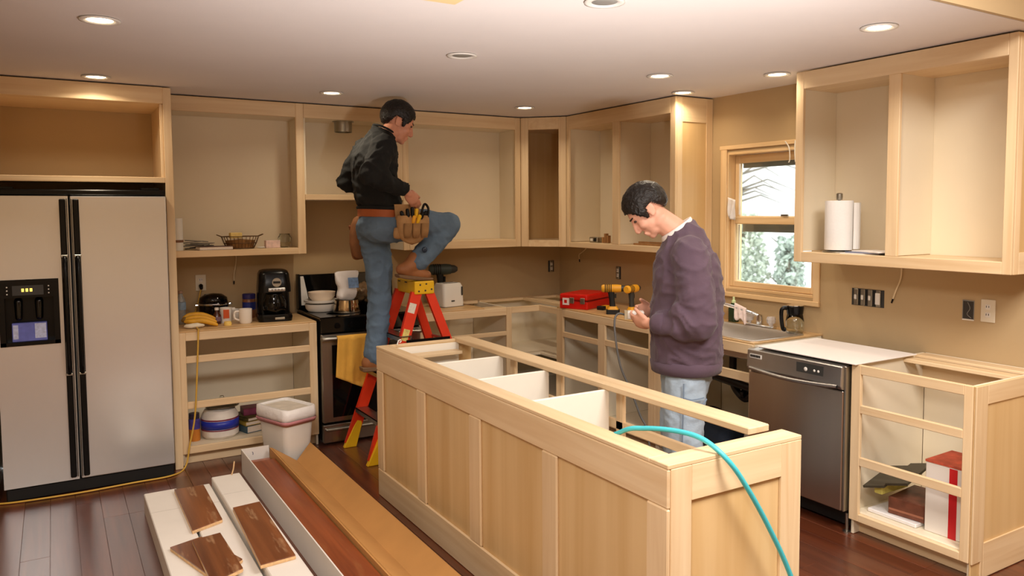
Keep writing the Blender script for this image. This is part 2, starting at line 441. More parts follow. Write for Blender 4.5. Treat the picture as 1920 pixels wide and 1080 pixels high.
# ---------------------------------------------------------------- ceiling fixtures
LAMP = mat('lamp_glow', (255, 232, 190), 0.5, emit=14.0, var=0.0)
TRIM = mat('light_trim_white', (232, 228, 220), 0.5, var=0.01)
def downlight(lit):
    t = T('ceiling_downlight', '', 'light', (0, 0, 0))
    B().lathe([(.048, .0), (.075, -.003), (.078, -.008), (.066, -.010), (.05, -.006), (.048, .0)], (0, 0, 0), 28).obj('trim_ring', TRIM, t, w=False, smooth=True)
    B().lathe([(.051, -.001), (.051, -.004), (.02, -.006), (.0, -.006)], (0, 0, 0), 24).obj('lamp_lens', LAMP if lit else GREY, t, w=False, smooth=True)
    return t
p_lit, p_off = downlight(True), downlight(False)
dl = [(-3.82, -2.37, 'recessed ceiling light nearest the camera at the upper left'), (-3.77, -.85, 'recessed ceiling light above the refrigerator'), (-2.41, -.91, 'recessed ceiling light in front of the cabinet with the duct'),
      (-.915, -.9, 'recessed ceiling light in front of the diagonal corner cabinet'), (-.95, -2.49, 'recessed ceiling light above the purple sweater man'), (-.39, -2.87, 'recessed ceiling light above the right side of the window'),
      (-.385, -2.07, 'recessed ceiling light beside the shaker cabinet end panel'), (-.935, -3.9, 'recessed ceiling light in front of the right hand wall cabinet')]
for i, (x, y, lb) in enumerate(dl):
    o = p_lit if i == 0 else dup(p_lit)
    o.location = (x, y, ZC); o['label'] = lb; o['group'] = 'recessed ceiling lights'
    area('downlight_bulb', (x, y, ZC - 0.02), 0.09, DOWN_POWER * (0.55 if y < -2 and x > -.5 else 1), DOWN_COL, shape='DISK', spread=math.radians(150))
p_off.location = (-2.22, -2.45, ZC); p_off['label'] = 'unlit ceiling light over the island at mid ceiling'
o = dup(p_off, (-2.21, -3.63, ZC), None, 'unlit ceiling light cut by the top photo edge')
o = B().box(-2.87, -2.69, -3.42, -3.335, ZC - .012, ZC - .0005).obj('ceiling_cover_plate', mat('cream_plate', (240, 214, 160), 0.5), bev=.003, label='cream rectangular cover plate on the ceiling at the top edge', cat='cover plate')

# ---------------------------------------------------------------- wall cabinets
YU, XU = -0.351, -0.351
FT = 0.02
def upper(name, label, x0, x1, zb, zt, stl=.05, strr=.05, rt_=.1, rb_=.045, ends=(True, True), mid=None):
    t = T(name, label, 'cabinet', ((x0+x1)/2, -.175, zb))
    y1 = YU + FT
    bx('back_panel', CREAM, t, x0+.001, x1-.001, -.012, -.002, zb, zt-.002)
    bx('side_panel', CREAM, t, x0+.001, x0+.016, y1, -.012, zb+.001, zt-.002); bx('side_panel', CREAM, t, x1-.016, x1-.001, y1, -.012, zb+.001, zt-.002)
    bx('bottom_panel', MX, t, x0+.016, x1-.016, y1, -.012, zb+rb_-.018, zb+rb_-.002); bx('top_panel', CREAM, t, x0+.016, x1-.016, y1, -.012, zt-rt_+.005, zt-rt_+.02)
    if stl: bx('stile', MZ, t, x0, x0+stl, YU, y1, zb, zt)
    if strr: bx('stile', MZ, t, x1-strr, x1, YU, y1, zb, zt)
    bx('rail', MX, t, x0+stl, x1-strr, YU, y1, zt-rt_, zt); bx('rail', MX, t, x0+stl, x1-strr, YU, y1, zb, zb+rb_)
    return t
ZT = 2.431
upper('wall_cabinet', 'open maple wall cabinet with the wire basket on its shelf', -3.352, -2.446, 1.35, ZT, .03, .057)
hc = upper('wall_cabinet', 'short open maple wall cabinet above the stove with duct hole', -2.445, -1.69, 1.74, ZT, .0, .05, rb_=.04)
upper('wall_cabinet', 'wide open maple wall cabinet behind the man on the ladder', -1.689, -.628, 1.35, ZT, .05, .05, rb_=.064)
cc = T('corner_wall_cabinet', 'diagonal corner maple wall cabinet with narrow opening', 'cabinet', (-.3, -.3, 1.35))
def diag(u0, u1, z0, z1, d0=0.0, d1=FT):
    p, q = V((-.626, YU, 0)), V((XU, -.626, 0)); e = (q-p).normalized(); n = V((1, 1, 0)).normalized(); Ld = (q-p).length
    pts = [p+e*(u0*Ld)+n*d0, p+e*(u1*Ld)+n*d0, p+e*(u1*Ld)+n*d1, p+e*(u0*Ld)+n*d1]
    return B().loft([[(a.x, a.y, z0) for a in pts], [(a.x, a.y, z1) for a in pts]])
diag(0, .165, 1.35, ZT).obj('stile', MZ, cc, bev=.002); diag(.835, 1, 1.35, ZT).obj('stile', MZ, cc, bev=.002)
diag(.165, .835, ZT-.1, ZT).obj('rail', MX, cc, bev=.002); diag(.165, .835, 1.35, 1.405).obj('rail', MX, cc, bev=.002)
bx('back_panel', MPAN, cc, -.6, -.002, -.012, -.002, 1.35, ZT-.002); bx('back_panel', MPAN, cc, -.012, -.002, -.6, -.012, 1.35, ZT-.002)
pl_ = [(-.605, -.345), (-.345, -.605), (-.02, -.605), (-.02, -.02), (-.605, -.02)]
B().prism(pl_, 1.385, 1.40).obj('bottom_panel', MX, cc); B().prism(pl_, ZT-.08, ZT-.065).obj('top_panel', MX, cc)
bx('side_panel', MPAN, cc, -.622, -.607, YU+.03, -.012, 1.352, ZT-.002); bx('side_panel', MPAN, cc, XU+.03, -.012, -.622, -.607, 1.352, ZT-.002)

def upper_r(label, y0, y1, zb, rt_, rb_, st0, mids, st1):
    t = T('wall_cabinet', label, 'cabinet', (-.175, (y0+y1)/2, zb)); x1 = XU + FT
    bx('back_panel', CREAM, t, -.012, -.002, y0+.001, y1-.001, zb, ZT-.002)
    bx('bottom_panel', MY, t, x1, -.012, y0+.016, y1-.016, zb+rb_-.018, zb+rb_-.002); bx('top_panel', MY, t, x1, -.012, y0+.016, y1-.016, ZT-rt_+.005, ZT-rt_+.02)
    for yy in [y1-.016] + [(a+b)/2 - .008 for a, b in mids]: bx('side_panel' if yy == y1-.016 else 'divider', CREAM, t, x1, -.012, yy, yy+.015, zb+rb_, ZT-rt_+.01)
    cur = y1-st1
    bx('stile', MZ, t, XU, x1, y1-st1, y1, zb, ZT); bx('stile', MZ, t, XU, x1, y0, y0+st0, zb, ZT)
    for a, b in mids: bx('stile', MZ, t, XU, x1, a, b, zb+rb_, ZT-rt_)
    bx('rail', MY, t, XU, x1, y0+st0, y1-st1, ZT-rt_, ZT); bx('rail', MY, t, XU, x1, y0+st0, y1-st1, zb, zb+rb_)
    # end panel facing the camera
    bx('end_panel', MPAN, t, x1, -.002, y0+.006, y0+.016, zb, ZT-.001)
    for a in [(x1, x1+.045, zb, ZT), (-.062, -.002, zb, ZT)]: bx('end_stile', MZ, t, a[0], a[1], y0, y0+.006, a[2], a[3], bev=.0015)
    bx('end_rail', MX, t, x1+.045, -.062, y0, y0+.006, ZT-.17, ZT, bev=.0015); bx('end_rail', MX, t, x1+.045, -.062, y0, y0+.006, zb, zb+.1, bev=.0015)
    return t
upper_r('open maple wall cabinet left of the window with a paneled end', -1.961, -.628, 1.35, .11, .043, .055, [(-1.332, -1.253)], .04)
upper_r('open maple wall cabinet right of the window holding the paper towel roll', -4.183, -2.976, 1.352, .097, .058, .042, [(-3.622, -3.557)], .052)

rc = T('refrigerator_surround', 'tall maple surround with open cupboard above the refrigerator', 'cabinet', (-3.87, -.33, 0))
bx('side_panel', MZ, rc, -3.402, -3.354, -.654, -.002, .001, 2.43); bx('side_panel', MZ, rc, -4.40, -4.35, -.654, -.002, .001, 2.43)
bx('rail', MX, rc, -4.35, -3.402, -.654, -.634, 2.331, 2.432); bx('rail', MX, rc, -4.35, -3.402, -.654, -.634, 1.839, 1.874)
bx('shelf', MX, rc, -4.35, -3.402, -.634, -.002, 1.853, 1.872); bx('top_panel', MX, rc, -4.35, -3.402, -.634, -.002, 2.335, 2.35)
bx('inner_stile', MZ, rc, -3.42, -3.402, -.634, -.61, 1.874, 2.331)
dc = T('exhaust_duct', 'short round metal duct stub in the cabinet above the stove', 'duct', (-2.105, -.2, 2.27))
B().lathe([(.066, .085), (.066, .0), (.062, .0), (.062, .083)], (-2.105, -.2, 2.255), 24).obj('pipe', SATIN, dc, smooth=SM); B().lathe([(.08, .02), (.08, .014), (.066, .014)], (-2.105, -.2, 2.318), 24).obj('collar', SATIN, dc, smooth=SM)
# ---------------------------------------------------------------- base cabinets along the back wall
YB, XB, ZB = -0.6125, -0.6125, 0.877
b1 = T('base_cabinet', 'open maple base cabinet between refrigerator and stove', 'cabinet', (-2.905, -.3, 0))
x0, x1, y1 = -3.352, -2.459, YB + FT
bx('stile', MZ, b1, x0, -3.311, YB, y1, .08, ZB); bx('stile', MZ, b1, -2.512, x1, YB, y1, .08, ZB)
for z0, z1 in [(.823, ZB), (.677, .722), (.376, .422), (.08, .127)]: bx('rail', MX, b1, -3.311, -2.512, YB, y1, z0, z1)
bx('side_panel', CREAM, b1, x0+.001, x0+.016, y1, -.012, .001, ZB-.001); bx('side_panel', CREAM, b1, x1-.016, x1-.001, y1, -.012, .001, ZB-.001)
bx('back_panel', CREAM, b1, x0+.016, x1-.016, -.012, -.002, .08, ZB-.001)
bx('bottom_panel', CREAM, b1, x0+.016, x1-.016, y1, -.012, .108, .125)
bx('toe_kick', MX, b1, x0, x1, -.545, -.53, 0, .108)
bx('top_board', MPANX, b1, x0, x1, YB+.003, -.002, ZB, .887)

b2 = T('base_cabinet', 'open topped maple base cabinet between stove and corner', 'cabinet', (-1.28, -.3, 0))
x0, x1 = -1.684, -.90
bx('stile', MZ, b2, x0, x0+.05, YB, y1, .08, ZB); bx('stile', MZ, b2, -.924, -.875, YB, y1, .08, ZB)
for z0, z1 in [(.815, ZB), (.651, .685), (.08, .127)]: bx('rail', MX, b2, x0+.05, -.924, YB, y1, z0, z1)
bx('side_panel', CREAM, b2, x0+.001, x0+.016, y1, -.012, .001, ZB-.001); bx('side_panel', CREAM, b2, -.916, -.9, y1, -.012, .001, ZB-.001)
bx('back_panel', CREAM, b2, x0+.016, -.916, -.012, -.002, .08, ZB-.001); bx('bottom_panel', CREAM, b2, x0+.016, -.916, y1, -.012, .108, .125)
bx('toe_kick', MX, b2, x0, -.9, -.545, -.53, 0, .108)
bx('top_board', MPANX, b2, x0, -1.12, YB+.003, -.002, ZB, .887); bx('stretcher', MX, b2, -1.12, -.92, -.11, -.002, .86, .887); bx('stretcher', MX, b2, -1.12, -.92, YB+.02, -.48, .86, .8765)

cb = T('corner_base_cabinet', 'L shaped open corner base cabinet of maple with no worktop', 'cabinet', (-.4, -.4, 0))
bx('rail', MX, cb, -.875, XB, YB, y1, .827, ZB); bx('rail', MY, cb, XB, XB+FT, -.867, y1, .827, ZB)
bx('rail', MX, cb, -.875, XB, YB, y1, .08, .127); bx('rail', MY, cb, XB, XB+FT, -.867, y1, .08, .127)
bx('back_panel', CREAM, cb, -.898, -.012, -.012, -.002, .08, ZB-.001); bx('back_panel', CREAM, cb, -.012, -.002, -.866, -.002, .08, ZB-.001)
B().prism([(-.9, -.012), (-.9, y1), (XB+FT, y1), (XB+FT, -.87), (-.012, -.87), (-.012, -.012)], .108, .125).obj('bottom_panel', CREAM, cb)
B().prism([(-.9, -.012), (-.9, y1), (XB+FT, y1), (XB+FT, -.87), (-.012, -.87), (-.012, -.012)], .46, .476).obj('shelf', CREAM, cb)
bx('stretcher', MX, cb, -.9, -.02, -.1, -.012, .86, .884); bx('stretcher', MY, cb, -.46, -.36, -.75, -.1, .858, .884); bx('stretcher', MY, cb, -.11, -.012, -.87, -.1, .858, .884)
bx('toe_kick', MX, cb, -.9, XB+.08, -.545, -.53, 0, .108)

# right-hand run
def base_r(t, y0, y1_, stiles, rails, sides=True):
    xx = XB + FT
    for a, b, z0, z1 in stiles: bx('stile', MZ, t, XB, xx, a, b, z0, z1)
    for a, b, z0, z1 in rails: bx('rail', MY, t, XB, xx, a, b, z0, z1)
    for yy in (y0+.001, y1_-.016): bx('side_panel', CREAM, t, xx, -.012, yy, yy+.015, .001, ZB-.001)
    bx('back_panel', CREAM, t, -.012, -.002, y0+.016, y1_-.016, .08, ZB-.001); bx('bottom_panel', CREAM, t, xx, -.012, y0+.016, y1_-.016, .108, .125)
    bx('toe_kick', MY, t, XB+.07, XB+.085, y0, y1_, 0, .108)
r1 = T('base_cabinet', 'open maple base cabinet under the red toolbox', 'cabinet', (-.3, -1.46, 0))
base_r(r1, -2.065, -.868, [(-.959, -.868, .08, ZB), (-1.509, -1.424, .08, .819), (-2.065, -1.995, .08, ZB)],
       [(-1.995, -.959, .819, ZB), (-1.424, -.959, .659, .70), (-1.995, -1.509, .668, .712), (-1.995, -.959, .08, .127)])
bx('divider', CREAM, r1, XB+FT, -.012, -1.474, -1.459, .125, .80)
bx('top_board', MPANY, r1, XB+.003, -.002, -2.065, -.868, ZB, .887)
r2 = T('sink_base_cabinet', 'maple sink base cabinet showing black drain pipes inside', 'cabinet', (-.3, -2.49, 0))
base_r(r2, -2.917, -2.066, [(-2.13, -2.066, .08, ZB), (-2.917, -2.889, .08, ZB)], [(-2.889, -2.13, .817, ZB), (-2.889, -2.13, .653, .707), (-2.889, -2.13, .08, .127)])
TB = B(); sx0, sx1, sy0, sy1 = -.575, -.135, -2.885, -2.16
TB.box(XB+.003, sx0, -2.917, -2.066, ZB, .887).box(sx1, -.002, -2.917, -2.066, ZB, .887).box(sx0, sx1, -2.917, sy0, ZB, .887).box(sx0, sx1, sy1, -2.066, ZB, .887)
TB.obj('top_board', MPANY, r2)
r3 = T('base_cabinet', 'open maple base cabinet at the near end with sample boards inside', 'cabinet', (-.3, -3.87, 0))
base_r(r3, -4.176, -3.567, [(-3.62, -3.567, .08, ZB), (-4.176, -4.135, .08, ZB)], [(-4.135, -3.62, .83, ZB), (-4.135, -3.62, .634, .675), (-4.135, -3.62, .367, .41), (-4.135, -3.62, .08, .118)])
bx('end_panel', MPAN, r3, XB+.004, -.002, -4.186, -4.177, .001, ZB)
B().prism([(XB, .08), (XB, ZB), (XB+.09, ZB), (XB+.09, .0), (XB+.07, .0), (XB+.07, .08)], -4.194, -4.186, 'y').obj('end_stile', MZ, r3, bev=.0015)
bx('end_stile', MZ, r3, -.09, -.002, -4.194, -4.186, 0, ZB, bev=.0015); bx('end_rail', MX, r3, XB+.09, -.09, -4.194, -4.186, .79, ZB, bev=.0015); bx('end_rail', MX, r3, XB+.09, -.09, -4.194, -4.186, 0, .16, bev=.0015)
bx('stretcher', MY, r3, -.105, -.012, -4.17, -3.575, .86, ZB-.002); bx('stretcher', MY, r3, -.205, -.125, -4.17, -3.575, .845, .865); bx('nailer', MY, r3, -.03, -.012, -4.17, -3.575, .74, .858)

# ---------------------------------------------------------------- kitchen island
IX0, IX1, IY0, IY1 = -2.4465, -1.84, -4.268, -1.756
il = T('kitchen_island', 'long unfinished maple kitchen island with open top and paneled side', 'island', ((IX0+IX1)/2, (IY0+IY1)/2, 0))
xa, xb = IX0, IX0 + .013
ys = [(-1.848, IY1), (-2.438, -2.333), (-3.036, -2.927), (-3.649, -3.545), (IY0+.0, -4.165)]
for a, b in ys: bx('stile', MZ, il, xa, xb, a, b, .16, .737, bev=.005)
bx('rail', MY, il, xa, xb, IY0, IY1, .737, .862, bev=.005); bx('rail', MY, il, xa, xb, IY0, IY1, 0, .16, bev=.005)
pe = [-1.848, -2.333, -2.438, -2.927, -3.036, -3.545, -3.649, -4.165]
for i in range(0, 8, 2): bx('panel', MPAN, il, xb, xb+.004, pe[i+1]-.01, pe[i]+.01, .15, .747, bev=0)
bx('inner_skin', WHITEM, il, xb+.0045, xb+.0135, IY0+.02, IY1-.02, .0, .858, bev=0)
bx('top_rim', MY, il, IX0, IX0+.082, IY0+.088, IY1, .862, ZB); bx('top_rim', MX, il, IX0, IX1, IY0, IY0+.088, .862, ZB); bx('top_rim', MX, il, IX0+.082, IX1, IY1-.022, IY1, .862, ZB)
# near end
bx('end_stile', MZ, il, IX0+.0135, -2.347, IY0, IY0+.013, 0, .862, bev=.0025); bx('end_stile', MZ, il, -1.939, IX1, IY0, IY0+.013, 0, .862, bev=.0025)
bx('end_rail', MX, il, -2.347, -1.939, IY0, IY0+.013, .748, .862, bev=.002); bx('end_rail', MX, il, -2.347, -1.939, IY0, IY0+.013, 0, .16, bev=.002)
bx('end_panel', MPAN, il, -2.36, -1.93, IY0+.0125, IY0+.02, .14, .76, bev=0)
bx('end_panel', MPAN, il, IX0+.013, IX1, IY1-.02, IY1-.001, 0, .862); bx('divider', WHITEM, il, -2.42, -1.93, IY1-.03, IY1-.021, .1, .858, bev=0)
for yy in (-2.32, -2.785, -3.28):
    bx('divider', WHITEM, il, -2.42, -1.925, yy-.009, yy+.009, .1, .856); bx('stile', MZ, il, IX1-.022, IX1-.002, yy-.025, yy+.025, .1, .856)
bx('bottom_panel', MPANX, il, -2.42, IX1, IY0+.02, IY1-.03, .09, .105)
bx('face_rail', MY, il, -1.95, -1.845, -4.13, IY1, .857, .884, bev=.004)
bx('face_rail', MY, il, -1.93, -1.845, -4.19, -3.30, .545, .565); bx('face_rail', MY, il, IX1-.022, IX1-.002, -4.19, IY1-.03, .66, .70)
bx('stretcher', MX, il, -2.36, -1.95, -1.88, -1.80, .80, .82)

# ---------------------------------------------------------------- refrigerator
fr = T('refrigerator', 'side by side silver refrigerator with black handles and ice dispenser', 'refrigerator', (-3.865, -.4, 0))
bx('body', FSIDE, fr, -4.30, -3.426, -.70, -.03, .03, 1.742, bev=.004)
bx('top_cap', BLACK, fr, -4.305, -3.42, -.775, -.62, 1.756, 1.79, bev=.006)
bx('base_grille', BLACKM, fr, -4.30, -3.42, -.762, -.66, .004, .078, bev=.006)
for x in (-3.50, -4.25): bx('hinge_cover', BLACK, fr, x-.05, x+.05, -.76, -.66, 1.79, 1.803)
DZ0, DZ1, DX0, DX1 = .901, 1.279, -4.292, -4.0
ld = B()
for a in [(-4.308, DX0, DZ0, DZ1), (DX1, -3.936, DZ0, DZ1), (-4.308, -3.936, .084, DZ0), (-4.308, -3.936, DZ1, 1.752)]: ld.box(a[0], a[1], -.782, -.708, a[2], a[3])
d1 = ld.obj('freezer_door', FRIDGE, fr)
d2 = bx('door', FRIDGE, fr, -3.926, -3.418, -.782, -.708, .084, 1.752, bev=.006, segs=2)
for d_, xc in ((d1, -3.965), (d2, -3.898)):
    bx('handle', BLACK, d_, xc-.016, xc+.016, -.80, -.782, .10, 1.735, bev=.005)
    B().spline([(xc, -.80, 1.40), (xc, -.835, 1.33), (xc, -.845, 1.06), (xc, -.835, .80), (xc, -.80, .72)], .012, 8, 5).obj('handle_grip', BLACK, d_, smooth=True)
    for z in (1.405, .715): bx('handle_clip', SATIN, d_, xc-.018, xc+.018, -.806, -.79, z-.007, z+.007, bev=.002)
    bx('handle_trim', SATIN, d_, xc+(.019 if xc < -3.93 else -.025), xc+(.025 if xc < -3.93 else -.019), -.793, -.782, .10, 1.74)
dp = B()
dp.box(DX0, DX1, -.788, -.72, 1.176, DZ1).box(DX0, DX0+.028, -.788, -.72, DZ0, 1.176).box(DX1-.028, DX1, -.788, -.72, DZ0, 1.176).box(DX0, DX1, -.788, -.72, DZ0, DZ0+.022)
dp.box(DX0, DX1, -.72, -.708, DZ0, DZ1)
ds = dp.obj('dispenser', BLACK, d1)
bx('display', DGREY, ds, -4.225, -4.075, -.790, -.788, 1.19, 1.245, bev=0)
for i in range(3):
    for x in (-4.25, -4.05): B().ell((x, -.789, 1.198+i*.02), (.004, .003, .004), None, 8, 6).obj('button', WHITE, ds)
for x in (-4.175, -4.155, -4.135): bx('digit', mat('display_glow', (250, 210, 90), .5, emit=1.5), ds, x-.006, x+.006, -.7915, -.790, 1.21, 1.228, bev=0)
for x in (-4.20, -4.10): B().cap((x, -.735, 1.15), (x, -.745, 1.06), .022, .018).obj('paddle', GLOSS, ds, smooth=True)
bb = T('blue_carton', 'blue and white carton standing in the refrigerator dispenser', 'box', (-4.155, -.75, .925))
bx('carton', mat('periwinkle_card', (104, 112, 190), .6, var=.12, vs=30), bb, -4.235, -4.065, -.775, -.735, .924, 1.03)
bx('label', mat('pale_blue_print', (190, 198, 230), .6, var=.2, vs=60), bb, -4.125, -4.07, -.7765, -.775, .94, 1.025, bev=0); bx('label', MATS['pale_blue_print'], bb, -4.23, -4.205, -.7765, -.775, .94, 1.02, bev=0)

# ---------------------------------------------------------------- stove
RX0, RX1 = -2.447, -1.692
st = T('stove', 'freestanding black and stainless stove under the duct cabinet', 'stove', ((RX0+RX1)/2, -.34, 0))
bx('body', BLACK, st, RX0+.004, RX1-.004, -.63, -.03, .03, .895)
bx('cooktop', GLOSS, st, RX0, RX1, -.655, -.07, .895, .914, bev=.006)
B().prism([(-.655, .80), (-.675, .805), (-.66, .905), (-.63, .905), (-.63, .80)], RX0+.003, RX1-.003, 'x').obj('control_panel', GLOSS, st, bev=.003)
for x in (-2.33, -2.23, -2.07, -1.92, -1.81): B().cyl((x, -.668, .853), (x, -.69, .851), .02, .017, 16).obj('knob', BLACK, st, smooth=SM)
od = bx('oven_door', STEEL, st, RX0+.004, RX1-.004, -.668, -.63, .165, .795, bev=.005)
bx('window', GLOSS, od, RX0+.075, RX1-.075, -.6705, -.668, .20, .715, bev=0)
B().spline([(RX0+.02, -.668, .765), (RX0+.03, -.71, .768), (-2.07, -.72, .77), (RX1-.03, -.71, .768), (RX1-.02, -.668, .765)], .014, 8, 6).obj('handle', SATIN, od, smooth=True)
dr = bx('drawer', STEEL, st, RX0+.004, RX1-.004, -.668, -.63, .02, .15, bev=.005)
bx('handle', SATIN, dr, RX0+.02, RX1-.02, -.692, -.667, .105, .125, bev=.006)
B().prism([(-.07, .91), (-.105, .93), (-.085, 1.175), (-.04, 1.175), (-.04, .91)], RX0+.02, RX1-.02, 'x').obj('backguard', GLOSS, st, bev=.004)
for a, b in ((RX0, RX0+.02), (RX1-.02, RX1)): B().prism([(-.065, .91), (-.11, .925), (-.09, 1.18), (-.035, 1.18), (-.035, .91)], a, b, 'x').obj('end_cap', BLACK, st, bev=.003)
B().add([(RX0+.022, -.1045, .945), (RX0+.085, -.1045, .945), (RX0+.045, -.0875, 1.165), (RX0+.022, -.0875, 1.165)], [(0, 1, 2, 3)]).obj('trim_plate', mat('bright_trim', (226, 224, 218), .35), st, thick=.002)
for x, y, r in ((-2.27, -.22, .085), (-2.25, -.49, .10), (-1.87, -.23, .10), (-1.88, -.5, .085)): B().lathe([(r, .0), (r, .002), (r-.006, .002), (r-.006, 0)], (x, y, .914), 28).obj('burner_ring', DGREY, st)
tw = B()
def tf(u, v):
    x = -2.352 + u*.245; w_ = .006*math.sin(u*17)+.004*math.sin(u*31+1)
    if v < .12: a = v/.12*PI; return (x, -.722-.016*math.cos(PI-a)*1.0, .772+.018*math.sin(a))
    q_ = (v-.12)/.88; return (x - q_*.02*(1-u), -.741-w_*(.3+q_), .772-q_*(.27+.13*u))
tw.grid(tf, 24, 24).obj('dish_towel', mat('mustard_cotton', (224, 170, 72), .95, var=.08, vs=9, bump=.15, bs=60), None, thick=.004, smooth=True, label='mustard yellow towel hanging on the oven door handle', cat='towel')

# ---------------------------------------------------------------- dishwasher
dw = T('dishwasher', 'stainless steel dishwasher beside the sink cabinet', 'dishwasher', (-.32, -3.242, 0))
bx('tub', BLACKM, dw, -.58, -.03, -3.555, -2.93, .10, .865)
bx('side_trim', SATIN, dw, -.64, -.58, -3.558, -3.546, .115, .862)
B().box(-.648, -.60, -3.546, -2.922, .118, .735).obj('door', mat('dark_stainless', (196, 182, 168), .34, metal=1.0, var=.06, vs=5, stretch=(1, 1, .02)), dw, bev=.004)
B().prism([(-.60, .74), (-.648, .74), (-.668, .76), (-.662, .862), (-.60, .868)], -3.548, -2.922, 'y').obj('control_panel', mat('brushed_nickel', (186, 184, 182), .36, metal=1.0), dw, bev=.004)
hd = B()
def hf(u, v):
    y = -2.945 - u*.58; b_ = math.sin(u*PI); a = v*2*PI
    return (-.664-.022*b_ + .013*math.cos(a), y, .758-.012*b_ + .011*math.sin(a))
hd.grid(hf, 20, 10).obj('handle', MATS['brushed_nickel'], dw, smooth=True)
bx('name_plate', WHITE, dw, -.6665, -.664, -3.03, -2.945, .817, .840, bev=0)
for i in range(7): bx('name_mark', BLACK, dw, -.6675, -.6665, -2.958-i*.0105, -2.950-i*.0105, .822, .836, bev=0)
bx('control_window', DGREY, dw, -.666, -.6645, -3.44, -3.27, .79, .845, bev=0)
for y in (-3.33, -3.385, -3.41): B().ell((-.6665, y, .815), (.003, .011 if y == -3.33 else .007, .011 if y == -3.33 else .007)).obj('button', WHITE, dw, smooth=True)
bx('kick_plate', BLACKM, dw, -.56, -.54, -3.55, -2.93, .02, .10); B().cyl((-.60, -3.55, .0), (-.60, -3.55, .10), .008).cyl((-.60, -3.55, 0), (-.60, -3.55, .008), .02).obj('levelling_foot', SATIN, dw)
B().box(-.64, -.13, -3.61, -2.975, .8785, .884).obj('cover_sheet', mat('white_board', (236, 230, 226), .5, var=.02), None, bev=.001, label='white sheet lying over the top of the dishwasher', cat='board')
# ---------------------------------------------------------------- step ladder
lad = T('stepladder', 'orange fiberglass stepladder with yellow cap under the black sweater man', 'ladder', (-1.95, -1.0, 0))
capb = B().box(-1.945, -1.80, -1.155, -.835, 1.09, 1.18); capo = capb.obj('top_cap', YEL, lad, bev=.008, segs=2)
for x, z in ((-1.905, 1.155), (-1.86, 1.16), (-1.915, 1.112), (-1.868, 1.115), (-1.822, 1.122)): B().cyl((x, -1.155, z), (x, -1.1585, z), .006).obj('rivet', DGREY, capo)
for y in (-.88, -1.0): bx('slot', BLACKM, capo, -1.9465, -1.945, y-.02, y+.02, 1.162, 1.169, bev=0)
def rail(p0, p1, w_, t_, nm):
    p0, p1 = V(p0), V(p1); d = (p1-p0).normalized(); R = Matrix((V((0, 1, 0)).cross(d), V((0, 1, 0)), d)).transposed()
    q = B(); L_ = (p1-p0).length; c = (p0+p1)/2
    q.obox(c - R @ V((0, 0, 0)), (w_, t_*.35, L_), R); q.obox(c + R @ V((w_/2-t_*.2, t_*.5, 0)), (t_*.4, t_, L_), R); q.obox(c + R @ V((-w_/2+t_*.2, t_*.5, 0)), (t_*.4, t_, L_), R)
    return q.obj(nm, ORANGE, lad)
def fx(z): return -2.285 + (2.285-1.935)*z/1.1
for ys_, nm in ((-1, 'front'), (1, 'rear')):
    pass
for y0_, y1_ in ((-1.235, -1.14), (-.765, -.855)):
    rail((-2.285, y0_, .02), (-1.925, y1_, 1.10), .075, .024, 'front_rail')
    rail((-1.44, y0_, .02), (-1.83, y1_, 1.10), .06, .024, 'rear_rail')
    B().prism([(-2.335, .0), (-2.245, .0), (-2.20, .16), (-2.215, .235), (-2.25, .17), (-2.29, .09)], y0_-.018, y0_+.018, 'y').obj('foot', YEL, lad, bev=.004)
    B().prism([(-1.47, .0), (-1.40, .0), (-1.42, .08), (-1.49, .09)], y0_-.018, y0_+.018, 'y').obj('foot', BLACK, lad, bev=.004)
for z in (.28, .55, .82):
    hw = .235 - .04*z; sp = B().box(fx(z)-.055, fx(z)+.035, -1.0-hw+.012, -1.0+hw-.012, z-.004, z)
    sp.box(fx(z)-.055, fx(z)-.049, -1.0-hw+.012, -1.0+hw-.012, z-.03, z).box(fx(z)+.029, fx(z)+.035, -1.0-hw+.012, -1.0+hw-.012, z-.03, z).obj('step', SATIN, lad)
for z in (.35, .75): B().cyl((-1.56+(-.27)*(z-.35), -1.215+.03*z, z), (-1.56+(-.27)*(z-.35), -.785-.03*z, z), .012).obj('rear_bar', SATIN, lad)
B().box(-2.03, -1.71, -1.205, -1.199, .775, .795).obj('spreader', BLACK, lad)
def on_rail(z, dz, wf, m, nm, off=.0):
    c = V((fx(z)+off, -1.235+.095*z/1.1-.0055, z)); d = V((.35, 0, 1.1)).normalized(); R = Matrix((V((0, 1, 0)).cross(d), V((0, 1, 0)), d)).transposed()
    B().obox(c, (wf, .001, dz), R).obj(nm, m, lad)
PAPER = mat('label_paper', (232, 226, 210), .6, var=.1, vs=70)
on_rail(.985, .10, .05, PAPER, 'label'); on_rail(.80, .13, .045, mat('warning_label', (226, 206, 120), .6, var=.25, vs=50), 'label')

